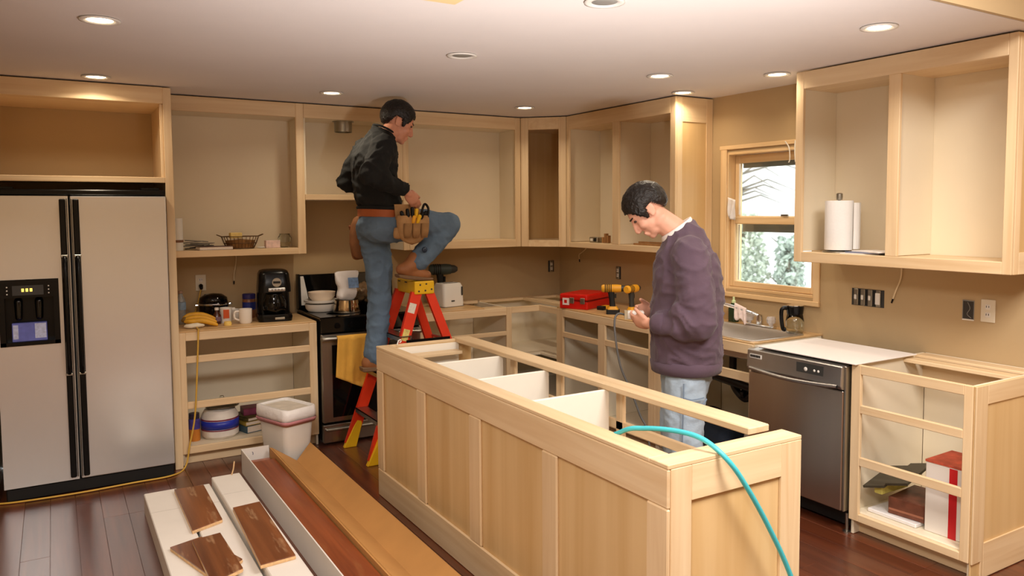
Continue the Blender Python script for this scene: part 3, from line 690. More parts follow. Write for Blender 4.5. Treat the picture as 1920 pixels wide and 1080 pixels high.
# ---------------------------------------------------------------- flooring cartons and offcuts
def carton(lb, x0, x1, y0, y1, z1):
    t = T('flooring_carton', lb, 'box', ((x0+x1)/2, (y0+y1)/2, 0), group='flooring cartons')
    bx('carton', CARTON, t, x0, x1, y0, y1, .001, z1, bev=.004)
    bx('tape_seam', mat('carton_seam', (206, 200, 192), .6), t, x0+.002, x1-.002, y1-.33, y1-.325, z1, z1+.0006, bev=0)
    return t
carton('white flooring carton farthest left with its side facing the refrigerator', -3.645, -3.478, -3.4, -1.345, .11)
carton('low white flooring carton between the leftmost one and the raised one', -3.465, -3.308, -3.4, -1.36, .11)
carton('taller white flooring carton beside the open carton with planks', -3.296, -3.142, -3.4, -1.35, .14)
oc = T('open_flooring_carton', 'opened white carton with brown lid folded out and planks inside', 'box', (-2.95, -2.1, 0))
cy0, cy1 = -3.4, -.93
bx('carton_wall', CARTON, oc, -3.05, -3.044, cy0, cy1, .001, .15, bev=0); bx('carton_wall', KRAFT, oc, -2.886, -2.88, cy0, cy1-.05, .001, .15, bev=0)
bx('carton_bottom', KRAFT, oc, -3.044, -2.886, cy0, cy1, .001, .005, bev=0); ef = bx('end_wall', CARTON, oc, -3.05, -2.88, cy1-.006, cy1, .001, .152, bev=0)
B().tube([(-2.985+.006*math.cos(a), cy1-.0066, .115+.011*math.sin(a)) for a in [PI/2-.3*i for i in range(9)]], .0018, 5).obj('printed_mark', mat('blue_ink', (60, 60, 110), .6), ef)
lid = B()
A_, B_, C_ = (-2.88, .15), (-2.735, .055), (-2.615, .13)
lid.add([(A_[0], -1.0, A_[1]), (B_[0], -1.06, B_[1]), (C_[0], -.95, C_[1]), (A_[0], cy0, A_[1]), (B_[0], cy0, B_[1]), (C_[0], cy0, C_[1])], [(0, 1, 4, 3), (1, 2, 5, 4)])
lid.obj('lid', KRAFT, oc, thick=.005)
REDW = wood('carton_plank_wood', 'y', (112, 50, 22), (156, 80, 40), rough=.3, coat=.3, rnd=.15, wear=(150, 92, 52))
for i, (x, z, y1_) in enumerate([(-2.965, .032, -.98), (-2.965, .062, -.98), (-2.965, .092, -.98), (-2.965, .124, -1.12)]):
    o = B().box(x-.074, x+.074, -3.38, y1_-.02, z-.026, z).obj('floor_plank', REDW, None, bev=.001, group='planks in the open carton', cat='plank', label=['reddish floor plank at the bottom of the open carton', 'reddish floor plank second from the bottom in the open carton', 'reddish floor plank just under the top one in the open carton', 'reddish brown floor plank on top inside the open carton'][i])
def offcut(lb, pts, z0, z1, jag=True, tilt=0):
    t = T('plank_offcut', lb, 'plank', (sum(p[0] for p in pts)/len(pts), sum(p[1] for p in pts)/len(pts), z0), group='plank offcuts')
    B().prism(pts, z1-.005, z1).obj('wear_layer', OFFCUT, t); B().prism(pts, z0, z1-.005).obj('plywood_core', PLYEDGE, t)
    c = V((sum(p[0] for p in pts)/len(pts), sum(p[1] for p in pts)/len(pts)))
    B().prism([(c.x+(a-c.x)*1.012+.001, c.y+(b-c.y)*1.006) for a, b in pts], z0+.005, z0+.0105).obj('tongue', PLYEDGE, t)
    return t
offcut('dark plank offcut with straight ends on the left pair of cartons', [(-3.50, -2.07), (-3.352, -2.0), (-3.35, -1.43), (-3.50, -1.42)], .111, .131)
offcut('scratched brown plank offcut on the taller white carton', [(-3.318, -2.69), (-3.168, -2.675), (-3.158, -1.94), (-3.292, -1.955)], .141, .161)
offcut('short plank offcut lying aslant under the scuffed one', [(-3.615, -2.22), (-3.475, -2.17), (-3.36, -2.52), (-3.50, -2.65)], .111, .130)
offcut('scuffed short plank offcut nearest the camera on top of another', [(-3.525, -2.245), (-3.40, -2.225), (-3.385, -2.66), (-3.52, -2.73)], .1325, .152)
B().tube([(-3.19, -1.375, .143), (-3.172, -1.33, .16), (-3.155, -1.27, .185)], .004, 6).obj('wood_sliver', PLYEDGE, None, label='thin pale wood sliver sticking out beyond the taller carton', cat='wood scrap')

# ---------------------------------------------------------------- waste bin with bag
bn = T('waste_bin', 'white waste bin with liner and pink drawstring before the base cabinet', 'bin', (-2.72, -.80, 0))
def rrect(cx, cy, w_, d_, z, r=.04, n=5, rot=0.0):
    out = []
    for sx, sy, a0 in ((1, 1, 0), (-1, 1, PI/2), (-1, -1, PI), (1, -1, 1.5*PI)):
        for i in range(n):
            a = a0 + PI/2*i/(n-1); p = V((sx*(w_/2-r)+r*math.cos(a), sy*(d_/2-r)+r*math.sin(a), 0)); p.rotate(Matrix.Rotation(rot, 3, 'Z')); out.append((cx+p.x, cy+p.y, z))
    return out
bc = (-2.74, -.83); rb_ = math.radians(20)
B().loft([rrect(*bc, .19, .27, .0, rot=rb_), rrect(*bc, .235, .33, .37, rot=rb_), rrect(*bc, .225, .32, .37, rot=rb_), rrect(*bc, .18, .26, .01, rot=rb_)]).obj('bin_body', WHITE, bn, smooth=SM)
BAG = mat('white_film', (238, 234, 232), .35, var=.03, bump=.25, bs=25)
B().loft([rrect(*bc, .236, .33, .30, rot=rb_), rrect(*bc, .25, .345, .285, rot=rb_), rrect(*bc, .258, .352, .33, rot=rb_), rrect(*bc, .25, .348, .378, rot=rb_), rrect(*bc, .225, .325, .383, rot=rb_), rrect(*bc, .22, .31, .30, rot=rb_)], cap=False).obj('bin_liner', BAG, bn, smooth=True, jitter=.006, jscale=30)
B().loft([rrect(*bc, .243, .338, .285, rot=rb_), rrect(*bc, .247, .342, .276, rot=rb_), rrect(*bc, .262, .356, .298, rot=rb_), rrect(*bc, .26, .354, .306, rot=rb_)], cap=False).obj('drawstring_band', mat('pink_film', (214, 150, 158), .45), bn, smooth=True)
bx('lid', mat('bin_lid', (214, 206, 192), .5), bn, 0, .001, 0, .001, 0, .001) if False else B().loft([rrect(*bc, .215, .305, .355, rot=rb_), rrect(*bc, .215, .305, .365, rot=rb_)]).obj('waste', mat('waste_paper', (208, 198, 184), .8, var=.1, vs=20), bn)

# ---------------------------------------------------------------- cords
CORD = mat('yellow_cord', (214, 170, 70), .5)
ec = T('extension_cord', 'thin yellow cord hanging down the cabinet and along the refrigerator base', 'cord', (-3.3, -.65, 0))
B().spline([(-3.12, -.03, 1.11), (-3.15, -.05, 1.0), (-3.19, -.10, .90), (-3.22, -.35, .893), (-3.232, -.60, .893), (-3.236, -.628, .87), (-3.252, -.632, .612), (-3.273, -.632, .334), (-3.31, -.635, .15), (-3.345, -.655, .012), (-3.444, -.775, .008), (-3.654, -.79, .008), (-3.94, -.81, .008), (-4.257, -.79, .008), (-4.40, -.74, .008)], .0055, 6, 7).obj('cable', CORD, ec, smooth=True)
B().cap((-3.12, -.02, 1.125), (-3.12, -.035, 1.11), .015, .012).obj('plug', BLACK, ec, smooth=True)
ah = T('air_hose', 'turquoise air hose looping over the near end of the island', 'hose', (-2.15, -4.2, 0))
B().spline([(-2.33, -3.55, .30), (-2.37, -3.75, .75), (-2.362, -3.93, .886), (-2.33, -4.02, .915), (-2.285, -4.13, .925), (-2.255, -4.22, .915), (-2.225, -4.295, .865), (-2.163, -4.315, .777), (-2.062, -4.32, .624), (-1.954, -4.325, .43), (-1.89, -4.36, .2), (-1.9, -4.45, .02), (-2.05, -4.7, .012)], .0085, 8, 8).obj('hose', mat('turquoise_rubber', (70, 186, 196), .35), ah, smooth=True)
B().tube([(-2.33, -1.79, .877), (-2.32, -1.785, .90), (-2.305, -1.78, .905), (-2.30, -1.778, .893), (-2.312, -1.782, .888)], .004, 6).obj('wire_loop', WHITE, None, label='small white wire loop at the far end of the island', cat='wire')
def whip(lb, pts):
    t = T('cable_end', lb, 'cable', pts[0], group='cable ends under the wall cabinets')
    B().spline(pts, .0045, 6, 6).obj('sheath', mat('beige_cable', (224, 206, 170), .5), t, smooth=True)
    d = (V(pts[-1])-V(pts[-2])).normalized(); B().cyl(pts[-1], V(pts[-1])+d*.025, .0048).obj('black_tip', BLACK, t)
whip('beige cable end hanging under the cabinet above the coffee maker', [(-2.87, -.012, 1.35), (-2.875, -.02, 1.28), (-2.89, -.02, 1.2), (-2.892, -.02, 1.15)])
whip('beige cable end hanging under the cabinet near the corner', [(-.05, -.53, 1.35), (-.02, -.40, 1.29), (-.02, -.34, 1.26), (-.02, -.345, 1.22)])
whip('beige cable end hanging under the paper towel cabinet', [(-.02, -3.44, 1.355), (-.012, -3.43, 1.27), (-.015, -3.405, 1.2), (-.015, -3.388, 1.15)])

# ---------------------------------------------------------------- outlets and boxes on the walls
def outlet(lb, plate=True):
    t = T('wall_outlet', lb, 'outlet', (0, 0, 0), group='wall outlets')
    if plate: B().box(-.036, .036, -.007, 0, -.058, .058).obj('cover_plate', WALLPLATE, t, w=False, bev=.003)
    else: B().box(-.03, .03, -.004, 0, -.052, .052).obj('box_rim', DGREY, t, w=False); B().box(-.017, .017, -.012, 0, -.05, .05).obj('yoke', SATIN, t, w=False, bev=.002)
    for z in (-.02, .02):
        r_ = B().box(-.015, .015, -.014 if not plate else -.009, 0, z-.015, z+.015).obj('receptacle', WHITE, t, w=False, bev=.004)
        for x in (-.006, .006): B().box(x-.0012, x+.0012, -.0152 if not plate else -.0102, -.005, z-.003, z+.007).obj('slot', BLACKM, r_, w=False)
    return t
w1 = outlet('almond wall outlet with a black plug behind the slow cooker'); w1.location = (-3.118, -.0005, 1.146)
w2 = dup(w1, (-.0005, -3.904, 1.136), -PI/2, 'almond wall outlet with cover plate on the right wall')
w3 = outlet('bare outlet without plate on the back wall beside the corner', False); w3.location = (-.099, -.0005, 1.142)
w4 = dup(w3, (-.0005, -.886, 1.133), -PI/2, 'bare outlet without plate above the yellow drills')
sb = T('switch_box', 'open four gang electrical box with bare switches on the right wall', 'switch', (0, -3.22, 1.14))
bx('box', DGREY, sb, -.003, -.0002, -3.325, -3.115, 1.09, 1.19, bev=.001)
for i, y in enumerate((-3.145, -3.19, -3.237, -3.29)):
    bx('yoke', SATIN, sb, -.008, -.003, y-.014, y+.014, 1.092, 1.188); bx('switch_lever' if i < 3 else 'receptacle', WHITE, sb, -.016, -.008, y-(.008 if i < 3 else .015), y+(.008 if i < 3 else .015), 1.14-(.014 if i < 3 else .034), 1.14+(.014 if i < 3 else .034), bev=.003)
for y in (-3.168, -3.214, -3.262): bx('gap', BLACKM, sb, -.0045, -.003, y-.007, y+.007, 1.095, 1.185, bev=0)
hb = T('empty_electrical_box', 'empty electrical box opening beside the plated outlet', 'electrical box', (0, -3.803, 1.13))
for a in [(-3.776, -3.772, 1.08, 1.18), (-3.834, -3.83, 1.08, 1.18)]: bx('box_rim', GREY, hb, -.004, -.0002, *a)
bx('box_rim', WHITE, hb, -.004, -.0002, -3.834, -3.772, 1.076, 1.084); bx('box_rim', GREY, hb, -.004, -.0002, -3.834, -3.772, 1.176, 1.182)
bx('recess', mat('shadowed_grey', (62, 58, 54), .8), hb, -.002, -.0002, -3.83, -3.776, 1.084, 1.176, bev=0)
B().spline([(-.003, -3.80, 1.17), (-.008, -3.815, 1.14), (-.006, -3.80, 1.11), (-.004, -3.82, 1.09)], .0018, 5).obj('wire', GREY, hb, smooth=True)
wp = B()
def wf(u, v): return (-.016-.02*math.sin(u*9+v*3)*v, -2.125-.07*u+.03*v*(u-.5), 1.74-.14*v-.02*u)
wp.grid(wf, 10, 10).obj('plastic_scrap', BAG, None, thick=.002, smooth=True, label='white plastic scrap caught on the left window jamb', cat='plastic scrap')
B().spline([(-.02, -2.62, 2.085), (-.024, -2.655, 2.04), (-.022, -2.66, 1.97), (-.022, -2.65, 1.95)], .004, 5).obj('string', WHITE, None, smooth=True, label='slanting white string dangling left of another at the window head', cat='string')
B().spline([(-.02, -2.70, 2.085), (-.024, -2.70, 2.03), (-.022, -2.705, 1.95)], .005, 5).obj('string', WHITE, None, smooth=True, label='straight white string hanging from the window head by the cabinet', cat='string')
# ---------------------------------------------------------------- things on the base cabinet by the refrigerator
ZT1 = .8872
def M3(a): return Matrix.Rotation(a, 3, 'Z')
cm = T('coffee_maker', 'black drip coffee maker with silver clock and control strip', 'coffee maker', (-2.69, -.36, ZT1), math.radians(-8))
B().loft([rrect(0, 0, w_, d_, z, .04) for w_, d_, z in ((.225, .25, 0), (.235, .255, .03), (.225, .25, .05))]).obj('base', BLACK, cm, w=False, smooth=SM)
B().loft([rrect(0, .055, .225, .14, .04, .04), rrect(0, .055, .215, .14, .25, .04)]).obj('reservoir', BLACK, cm, w=False, smooth=SM)
B().loft([rrect(0, 0, w_, d_, z, .05) for w_, d_, z in ((.222, .245, .205), (.22, .24, .24), (.205, .225, .33), (.185, .20, .352), (.14, .16, .36))]).obj('brew_head', BLACK, cm, w=False, smooth=SM)
B().lathe([(.0, .05), (.07, .05), (.082, .09), (.078, .14), (.055, .185), (.058, .198), (.0, .198)], (0, -.04, 0), 24).obj('carafe', GLOSS, cm, w=False, smooth=True)
B().cyl((.012, -.114, .275), (.012, -.122, .275), .032, .031, 24).obj('clock', SATIN, cm, w=False); B().box(-.012, .036, -.1235, -.122, .268, .284).obj('clock_display', BLACKM, cm, w=False)
B().loft([rrect(.012, -.118, .115, .016, z, .007) for z in (.212, .238)]).obj('control_strip', mat('pale_silver', (206, 204, 200), .3, metal=.6), cm, w=False, bev=.004, smooth=True)
for i in range(4): B().ell((-.02+i*.022, -.1265, .225), (.006, .003, .006)).obj('button', GREY, cm, w=False)
B().spline([(.0, -.11, .18), (.0, -.14, .17), (.0, -.142, .11), (.0, -.12, .085)], .009, 8).obj('carafe_handle', BLACK, cm, w=False, smooth=True)
B().box(-.005, .06, -.1285, -.1265, .015, .03).obj('badge', SATIN, cm, w=False, bev=.001)
sc = T('slow_cooker', 'small black slow cooker with domed lid and chrome rim', 'slow cooker', (-3.06, -.15, ZT1))
B().lathe([(.0, 0), (.07, 0), (.085, .03), (.088, .095), (.0, .095)], n=28).obj('pot', GLOSS, sc, w=False, smooth=SM); sc.scale = (1.15, 1.15, 1.25); B().lathe([(.089, .09), (.091, .095), (.089, .10)], n=28).obj('rim', CHROME, sc, w=False)
B().lathe([(.086, .098), (.08, .13), (.05, .15), (.0, .155)], n=28).obj('lid', GLOSS, sc, w=False, smooth=True); B().cap((-.1, 0, .09), (-.088, 0, .09), .009).cap((.088, 0, .09), (.1, 0, .09), .009).obj('side_handle', CHROME, sc, w=False)
mg = T('mug', 'white ceramic mug with handle turned left beside the coffee maker', 'mug', (-2.90, -.43, ZT1))
WARE = mat('white_ceramic', (240, 234, 224), .2, var=.02)
B().lathe([(.0, 0), (.036, 0), (.042, .012), (.044, .10), (.04, .10), (.038, .01), (.0, .008)], n=28).obj('body', WARE, mg, w=False, smooth=SM)
B().spline([(-.042, .0, .085), (-.07, 0, .08), (-.072, 0, .04), (-.042, 0, .022)], .007, 8).obj('handle', WARE, mg, w=False, smooth=True)
mg2 = T('cup', 'white cup standing behind the white mug', 'mug', (-2.935, -.20, ZT1))
B().lathe([(.0, 0), (.035, 0), (.045, .075), (.042, .075), (.033, .006), (0, .006)], n=24).obj('body', WARE, mg2, w=False, smooth=SM); B().spline([(.044, 0, .065), (.066, 0, .06), (.06, 0, .03), (.038, 0, .02)], .006, 8).obj('handle', WARE, mg2, w=False, smooth=True)
pc = T('measuring_cup', 'pale cup with an orange panel between the bottle and the mug', 'cup', (-3.01, -.33, ZT1))
B().lathe([(.0, 0), (.035, 0), (.042, .105), (.039, .105), (.033, .005), (0, .005)], n=24).obj('body', WARE, pc, w=False, smooth=SM); B().box(-.024, .014, -.0425, -.036, .035, .095).obj('orange_panel', mat('orange_print', (206, 84, 30), .5), pc, w=False); B().box(.03, .06, -.006, .006, .09, .102).obj('lip', WARE, pc, w=False)
bo = T('syrup_bottle', 'small dark amber bottle with white cap behind the bananas', 'bottle', (-3.075, -.36, ZT1))
B().lathe([(.0, 0), (.026, 0), (.027, .06), (.012, .085), (.012, .095), (0, .095)], n=20).obj('body', mat('amber_glass', (70, 30, 14), .12), bo, w=False, smooth=SM); B().lathe([(.014, .095), (.014, .112), (0, .112)], n=16).obj('cap', WHITE, bo, w=False); B().lathe([(.0275, .02), (.0275, .05)], n=20).obj('label', mat('mauve_label', (120, 96, 110), .6), bo, w=False)
pj = T('peanut_butter_jar', 'brown jar with blue lid and blue label behind the coffee maker', 'jar', (-2.815, -.14, ZT1))
B().lathe([(.0, 0), (.044, 0), (.046, .13), (.04, .14), (0, .14)], n=24).obj('body', mat('peanut_brown', (140, 92, 60), .35), pj, w=False, smooth=SM); B().lathe([(.046, .138), (.046, .17), (.04, .175), (0, .175)], n=24).obj('lid', mat('indigo_lid', (52, 46, 110), .4), pj, w=False, smooth=SM); B().lathe([(.0465, .06), (.0468, .115)], n=24).obj('label', mat('blue_label', (40, 52, 130), .5), pj, w=False)
wb = T('water_bottle', 'clear plastic water bottle standing against the refrigerator panel', 'bottle', (-3.285, -.24, ZT1))
B().lathe([(.0, 0), (.03, 0), (.032, .05), (.029, .09), (.032, .13), (.028, .17), (.013, .20), (.013, .215), (0, .215)], n=20).obj('body', mat('clear_plastic', (206, 212, 214), .12, trans=.75), wb, w=False, smooth=True); B().lathe([(.0325, .1), (.0325, .15)], n=20).obj('label', mat('grey_blue_label', (120, 140, 160), .5, var=.2, vs=50), wb, w=False); B().lathe([(.015, .212), (.015, .23), (0, .23)], n=14).obj('cap', mat('brown_cap', (150, 120, 100), .5), wb, w=False)
bnn = T('banana_bunch', 'bunch of three ripe bananas with brown tips', 'bananas', (-3.19, -.42, ZT1))
BAN = mat('banana_peel', (214, 158, 40), .55, var=.18, vs=14)
for i in range(3):
    yy, zz = .05-.042*i, .05-.016*i; pts = [(-.10, .045-.028*i, .055-.008*i), (-.06, yy, zz+.022), (.01, yy-.004, zz+.022), (.07, yy-.016, zz+.002), (.10, yy-.026, zz-.012)]
    f_ = B().spline(pts, [.006]+[.012]*0+[.0]*0 if False else .016, 8, 6); n_ = len(crv(pts, 6)); f_ = B().tube(crv(pts, 6), [max(.005, .0185*math.sin(PI*(.1+.86*k/(n_-1)))**.55) for k in range(n_)], 8); f_.obj('banana', BAN, bnn, w=False, smooth=True)
B().cap((-.105, .015, .046), (-.095, .015, .056), .013).obj('stem', mat('banana_stem', (120, 90, 30), .7), bnn, w=False, smooth=True)
B().ell((-3.24, -.50, ZT1+.017), (.065, .03, .017)).obj('paper_bundle', mat('paper_white', (226, 214, 190), .8, var=.06, bump=.2, bs=30), None, smooth=True, jitter=.006, jscale=40, label='crumpled white paper under the bananas', cat='paper')
B().lathe([(.0, 0), (.024, 0), (.026, .012), (.022, .026), (0, .026)], (-3.025, -.47, ZT1), 20).obj('jar_lid', mat('butter_yellow', (240, 206, 110), .5), None, smooth=SM, label='small yellow lid lying before the orange panel cup', cat='lid')

# ---------------------------------------------------------------- shelf of the wall cabinet by the refrigerator
ZS = 1.3935
pr = T('paper_roll', 'upright white paper roll with brown band on the cabinet shelf', 'paper roll', (-3.285, -.2, ZS))
B().lathe([(.0, 0), (.034, 0), (.034, .22), (.012, .22), (.012, .2), (0, .2)], n=24).obj('roll', WHITE, pr, w=False, smooth=SM); B().lathe([(.0355, .055), (.0355, .072)], n=24).obj('band', mat('brown_band', (130, 90, 66), .6), pr, w=False)
bk = T('book', 'thin closed book with pale pages and dark cover on the shelf', 'book', (-3.06, -.27, ZS), math.radians(6))
B().box(-.11, .11, -.045, .06, .003, .022).obj('pages', mat('page_edge', (238, 226, 214), .8, var=.05, vs=90), bk, w=False); B().box(-.113, .113, -.048, .063, .0, .003).box(-.113, .113, -.048, .063, .022, .025).obj('cover', mat('plum_cover', (86, 62, 62), .6), bk, w=False)
for i in range(7):
    a = random.uniform(-.4, .4); B().obox((-3.16+.04*math.sin(i*2.1), -.17+.025*math.cos(i), ZS+.012+.008*i), (.15, .06, .006), M3(a) @ Matrix.Rotation(random.uniform(-.12, .12), 3, 'Y')).obj('leaflet', mat('grey_leaflet', (120, 114, 106), .6, var=.4, vs=20), None, bev=.001, cat='leaflet', group='leaflets by the paper roll', label='grey folded leaflet in the pile between paper roll and book')
bs_ = T('wire_basket', 'oval brown wire basket on the wall cabinet shelf', 'basket', (-2.875, -.2, ZS))
WIRE = mat('bronze_wire', (98, 70, 42), .4, metal=.5)
q = B()
for k, (rr, z) in enumerate(((.085, .004), (.10, .04), (.118, .088))): q.tube([(rr*math.cos(a)*1.1, rr*.62*math.sin(a), z) for a in [2*PI*i/28 for i in range(28)]], .003, 5, closed=True)
q.obj('hoop', WIRE, bs_, w=False, smooth=True)
q = B()
for i in range(28): a = 2*PI*i/28; q.tube([(.085*1.1*math.cos(a), .085*.62*math.sin(a), .004), (.104*1.1*math.cos(a), .104*.62*math.sin(a), .045), (.118*1.1*math.cos(a), .118*.62*math.sin(a), .088)], .0018, 4)
q.obj('wires', WIRE, bs_, w=False); 
for sx in (-1, 1): B().spline([(sx*.125, -.02, .088), (sx*.155, -.015, .10), (sx*.155, .015, .10), (sx*.125, .02, .088)], .003, 5).obj('handle', WIRE, bs_, w=False)
B().lathe([(.0, .005), (.08, .005), (.095, .06), (0, .07)], n=20, sx=1.1, sy=.62).obj('liner', mat('brown_liner', (140, 100, 56), .8, var=.25, vs=30), bs_, w=False, smooth=SM)
B().box(-2.945, -2.865, -.225, -.165, ZS+.075, ZS+.115).obj('sponge', mat('yellow_sponge', (232, 206, 130), .9, var=.08, vs=50), None, bev=.004, label='yellow sponge on top of the wire basket', cat='sponge')
B().box(-2.705, -2.605, -.24, -.18, ZS, ZS+.055).obj('small_carton', mat('pink_print_card', (236, 208, 200), .6, var=.16, vs=35), None, bev=.002, label='small white and pink box right of the wire basket', cat='box')
B().lathe([(.0, 0), (.03, 0), (.045, .03), (.05, .07), (.035, .095), (.04, .1), (.032, .098), (.044, .068), (.028, .006), (0, .006)], (-2.555, -.17, ZS), 24).obj('glass_bowl', GLASS, None, smooth=True, label='rounded clear glass vase at the right end of the shelf', cat='glass')
B().ell((-2.735, -.22, ZS+.006), (.03, .015, .006)).obj('paper_scrap', WHITE, None, smooth=True, label='tiny white scrap beside the pink box', cat='paper')

# ---------------------------------------------------------------- inside the lower cabinet by the refrigerator
ZL = .1255
tb = T('plate_pack', 'round pack of paper plates wrapped in plastic with blue band', 'pack', (-3.09, -.44, ZL))
B().lathe([(.0, 0), (.10, 0), (.12, .02), (.12, .15), (.10, .19), (.04, .205), (0, .205)], n=30).obj('pack', mat('white_pack', (222, 214, 204), .5, var=.08, vs=15), tb, w=False, smooth=SM, jitter=.005, jscale=20)
B().lathe([(.123, .07), (.1235, .125)], n=30).obj('blue_band', mat('cobalt_film', (36, 50, 160), .35, var=.1), tb, w=False, smooth=True); B().lathe([(.1225, .128), (.1225, .137)], n=30).lathe([(.1225, .06), (.1225, .067)], n=30).obj('maroon_stripe', mat('maroon_film', (120, 40, 70), .4), tb, w=False)
sp = T('spice_bottle', 'purple and orange labelled bottle behind the left cabinet stile', 'bottle', (-3.255, -.46, ZL))
B().lathe([(.0, 0), (.035, 0), (.036, .08), (.036, .08)], n=20).obj('lower_label', mat('orange_label', (196, 120, 40), .5), sp, w=False); B().lathe([(.036, .08), (.037, .14), (.03, .15), (0, .15)], n=20).obj('upper_label', mat('violet_label', (70, 60, 140), .5, var=.2, vs=40), sp, w=False); B().lathe([(.033, .15), (.033, .185), (0, .185)], n=20).obj('cap', mat('dark_violet_cap', (44, 34, 60), .4), sp, w=False)
for i, (lb, c, zz, a, hh) in enumerate([('blue grey book at the bottom of the stack beside the plate pack', (70, 96, 112), 0, .3, .05), ('yellow spined book in the middle of the stack beside the plate pack', (176, 150, 62), .051, .24, .03), ('dark olive book on top of the stack beside the plate pack', (96, 86, 44), .082, .35, .025)]):
    t = T('stacked_book', lb, 'book', (-2.87, -.36, ZL+zz), a, group='books beside the plate pack')
    B().box(-.09, .09, -.11, .11, 0, .004).box(-.09, .09, -.11, .11, hh-.004, hh).box(-.09, -.086, -.11, .11, 0, hh).obj('cover', mat('book_cover_%d' % i, c, .6, var=.15, vs=30), t, w=False); B().box(-.086, .086, -.107, .107, .004, hh-.004).obj('pages', MATS['page_edge'], t, w=False)
B().box(-2.93, -2.80, -.42, -.30, ZL+.1085, ZL+.158).obj('snack_box', mat('wine_card', (110, 40, 66), .5, var=.3, vs=18), None, bev=.003, label='dark red box on top of the book stack', cat='box')
gl = T('pan_cover', 'clear glass pan cover lying on the plate pack', 'lid', (-3.07, -.42, ZL+.206))
B().lathe([(.11, .0), (.108, .006), (.07, .03), (0, .04), (0, .036), (.068, .026), (.104, .003)], n=28).obj('dome', GLASS, gl, w=False, smooth=True); B().lathe([(.111, -.0), (.111, .005), (.106, .005)], n=28).obj('rim', SATIN, gl, w=False); B().lathe([(.008, .038), (.008, .05), (.017, .056), (.012, .066), (0, .068)], n=14).obj('knob', GLASS, gl, w=False, smooth=True)

# ---------------------------------------------------------------- things on the stove
ZK = .9165
pt = T('casserole', 'white oval casserole under the stacked plates on the stove', 'dish', (-2.325, -.27, ZK))
B().lathe([(.0, 0), (.095, 0), (.112, .02), (.118, .055), (.112, .055), (.1, .012), (0, .01)], n=30).obj('body', WARE, pt, w=False, smooth=SM)
for i in range(3): B().lathe([(.0, .0), (.07, .0), (.125, .014), (.124, .017), (.07, .004), (0, .004)], (-2.325, -.27, ZK+.0555+.006*i), 32).obj('dinner_plate', WARE, None, smooth=True, cat='plate', group='plates stacked on the casserole', label=['white dinner plate lying lowest on the casserole', 'middle white dinner plate in the stack on the casserole', 'white dinner plate directly under the cream bowl'][i])
pt = T('serving_bowl', 'cream bowl on top of the plate stack on the stove', 'bowl', (-2.315, -.26, ZK+.075))
B().lathe([(.0, 0), (.07, 0), (.095, .03), (.1, .065), (.094, .065), (.088, .03), (0, .008)], n=30).obj('body', mat('cream_ware', (226, 208, 186), .4), pt, w=False, smooth=SM)
pt = T('saucepan', 'shiny metal saucepan on the front stove burner', 'pan', (-2.185, -.44, ZK))
B().lathe([(.0, 0), (.095, 0), (.098, .012), (.085, .09), (.081, .09), (.09, .01), (0, .008)], n=30).obj('body', mat('brass_steel', (196, 178, 150), .12, metal=1.0), pt, w=False, smooth=SM); B().lathe([(.099, .0), (.099, .01)], n=30).obj('base_ring', SATIN, pt, w=False)
fb = T('flour_bag', 'crumpled white bag with a blue label on the saucepan', 'bag', (-2.17, -.40, ZK+.075))
def bagp(w_, d_, z, ang=0.0): return rrect(0, 0, w_, d_, z, min(w_, d_)*.3, 6, ang)
B().loft([bagp(.09, .07, 0), bagp(.145, .11, .025), bagp(.15, .115, .07), bagp(.12, .08, .11), bagp(.17, .06, .16), bagp(.19, .03, .205), bagp(.17, .012, .225)]).obj('bag', BAG, fb, w=False, smooth=True, sub=1, jitter=.012, jscale=18)
B().grid(lambda u, v: (.0+.075*u, -.058+.02*v+.004*math.sin(u*5), .10+.075*v), 6, 6).obj('blue_label', mat('sky_blue_print', (120, 152, 196), .5, var=.3, vs=40), fb, w=False, thick=.002)
pn = T('skillet', 'dark skillet with utensils at the back of the stove', 'pan', (-1.98, -.30, ZK))
B().lathe([(.0, 0), (.09, 0), (.115, .045), (.11, .045), (.086, .006), (0, .006)], n=28).obj('body', BLACK, pn, w=False, smooth=SM); B().spline([(-.11, 0, .04), (-.18, -.02, .06), (-.24, -.03, .07)], .01, 8).obj('handle', BLACK, pn, w=False, smooth=True)
B().ell((-1.99, -.27, ZK+.12), (.09, .06, .075)).obj('foil_bundle', mat('foil_brown', (150, 124, 92), .3, metal=.4, var=.3, vs=25, bump=.4, bs=30), None, smooth=True, jitter=.03, jscale=25, label='crumpled brown bundle in the skillet behind the man', cat='bag')

# ---------------------------------------------------------------- counter to the right of the stove
ts = T('toaster', 'white two slot toaster behind the ladder cap', 'toaster', (-1.31, -.34, ZT1), math.radians(12))
B().loft([rrect(0, 0, .20, .16, z, .02) for z in (.006,)] + [rrect(0, 0, .205, .165, .03, .025), rrect(0, 0, .20, .155, .16, .03), rrect(0, 0, .18, .13, .188, .03), rrect(0, 0, .16, .11, .19, .03)]).obj('shell', WHITE, ts, w=False, smooth=SM)
B().box(-.10, .10, -.08, .08, 0, .008).obj('base', GREY, ts, w=False, bev=.003)
for y in (-.03, .03): B().box(-.07, .07, y-.012, y+.012, .1895, .191).obj('slot', BLACKM, ts, w=False)
B().box(.07, .085, -.0835, -.081, .09, .16).obj('vent_slot', DGREY, ts, w=False); B().box(-.03, .0, -.0865, -.081, .045, .055).obj('lever', DGREY, ts, w=False)
B().spline([(-1.20, -.38, .90), (-1.15, -.42, .895), (-1.12, -.36, .892), (-1.16, -.30, .892), (-1.22, -.25, .95)], .003, 5).obj('toaster_cable', mat('thin_brown_cable', (110, 80, 50), .5), None, smooth=True, label='thin brown cable curled beside the toaster', cat='cable')
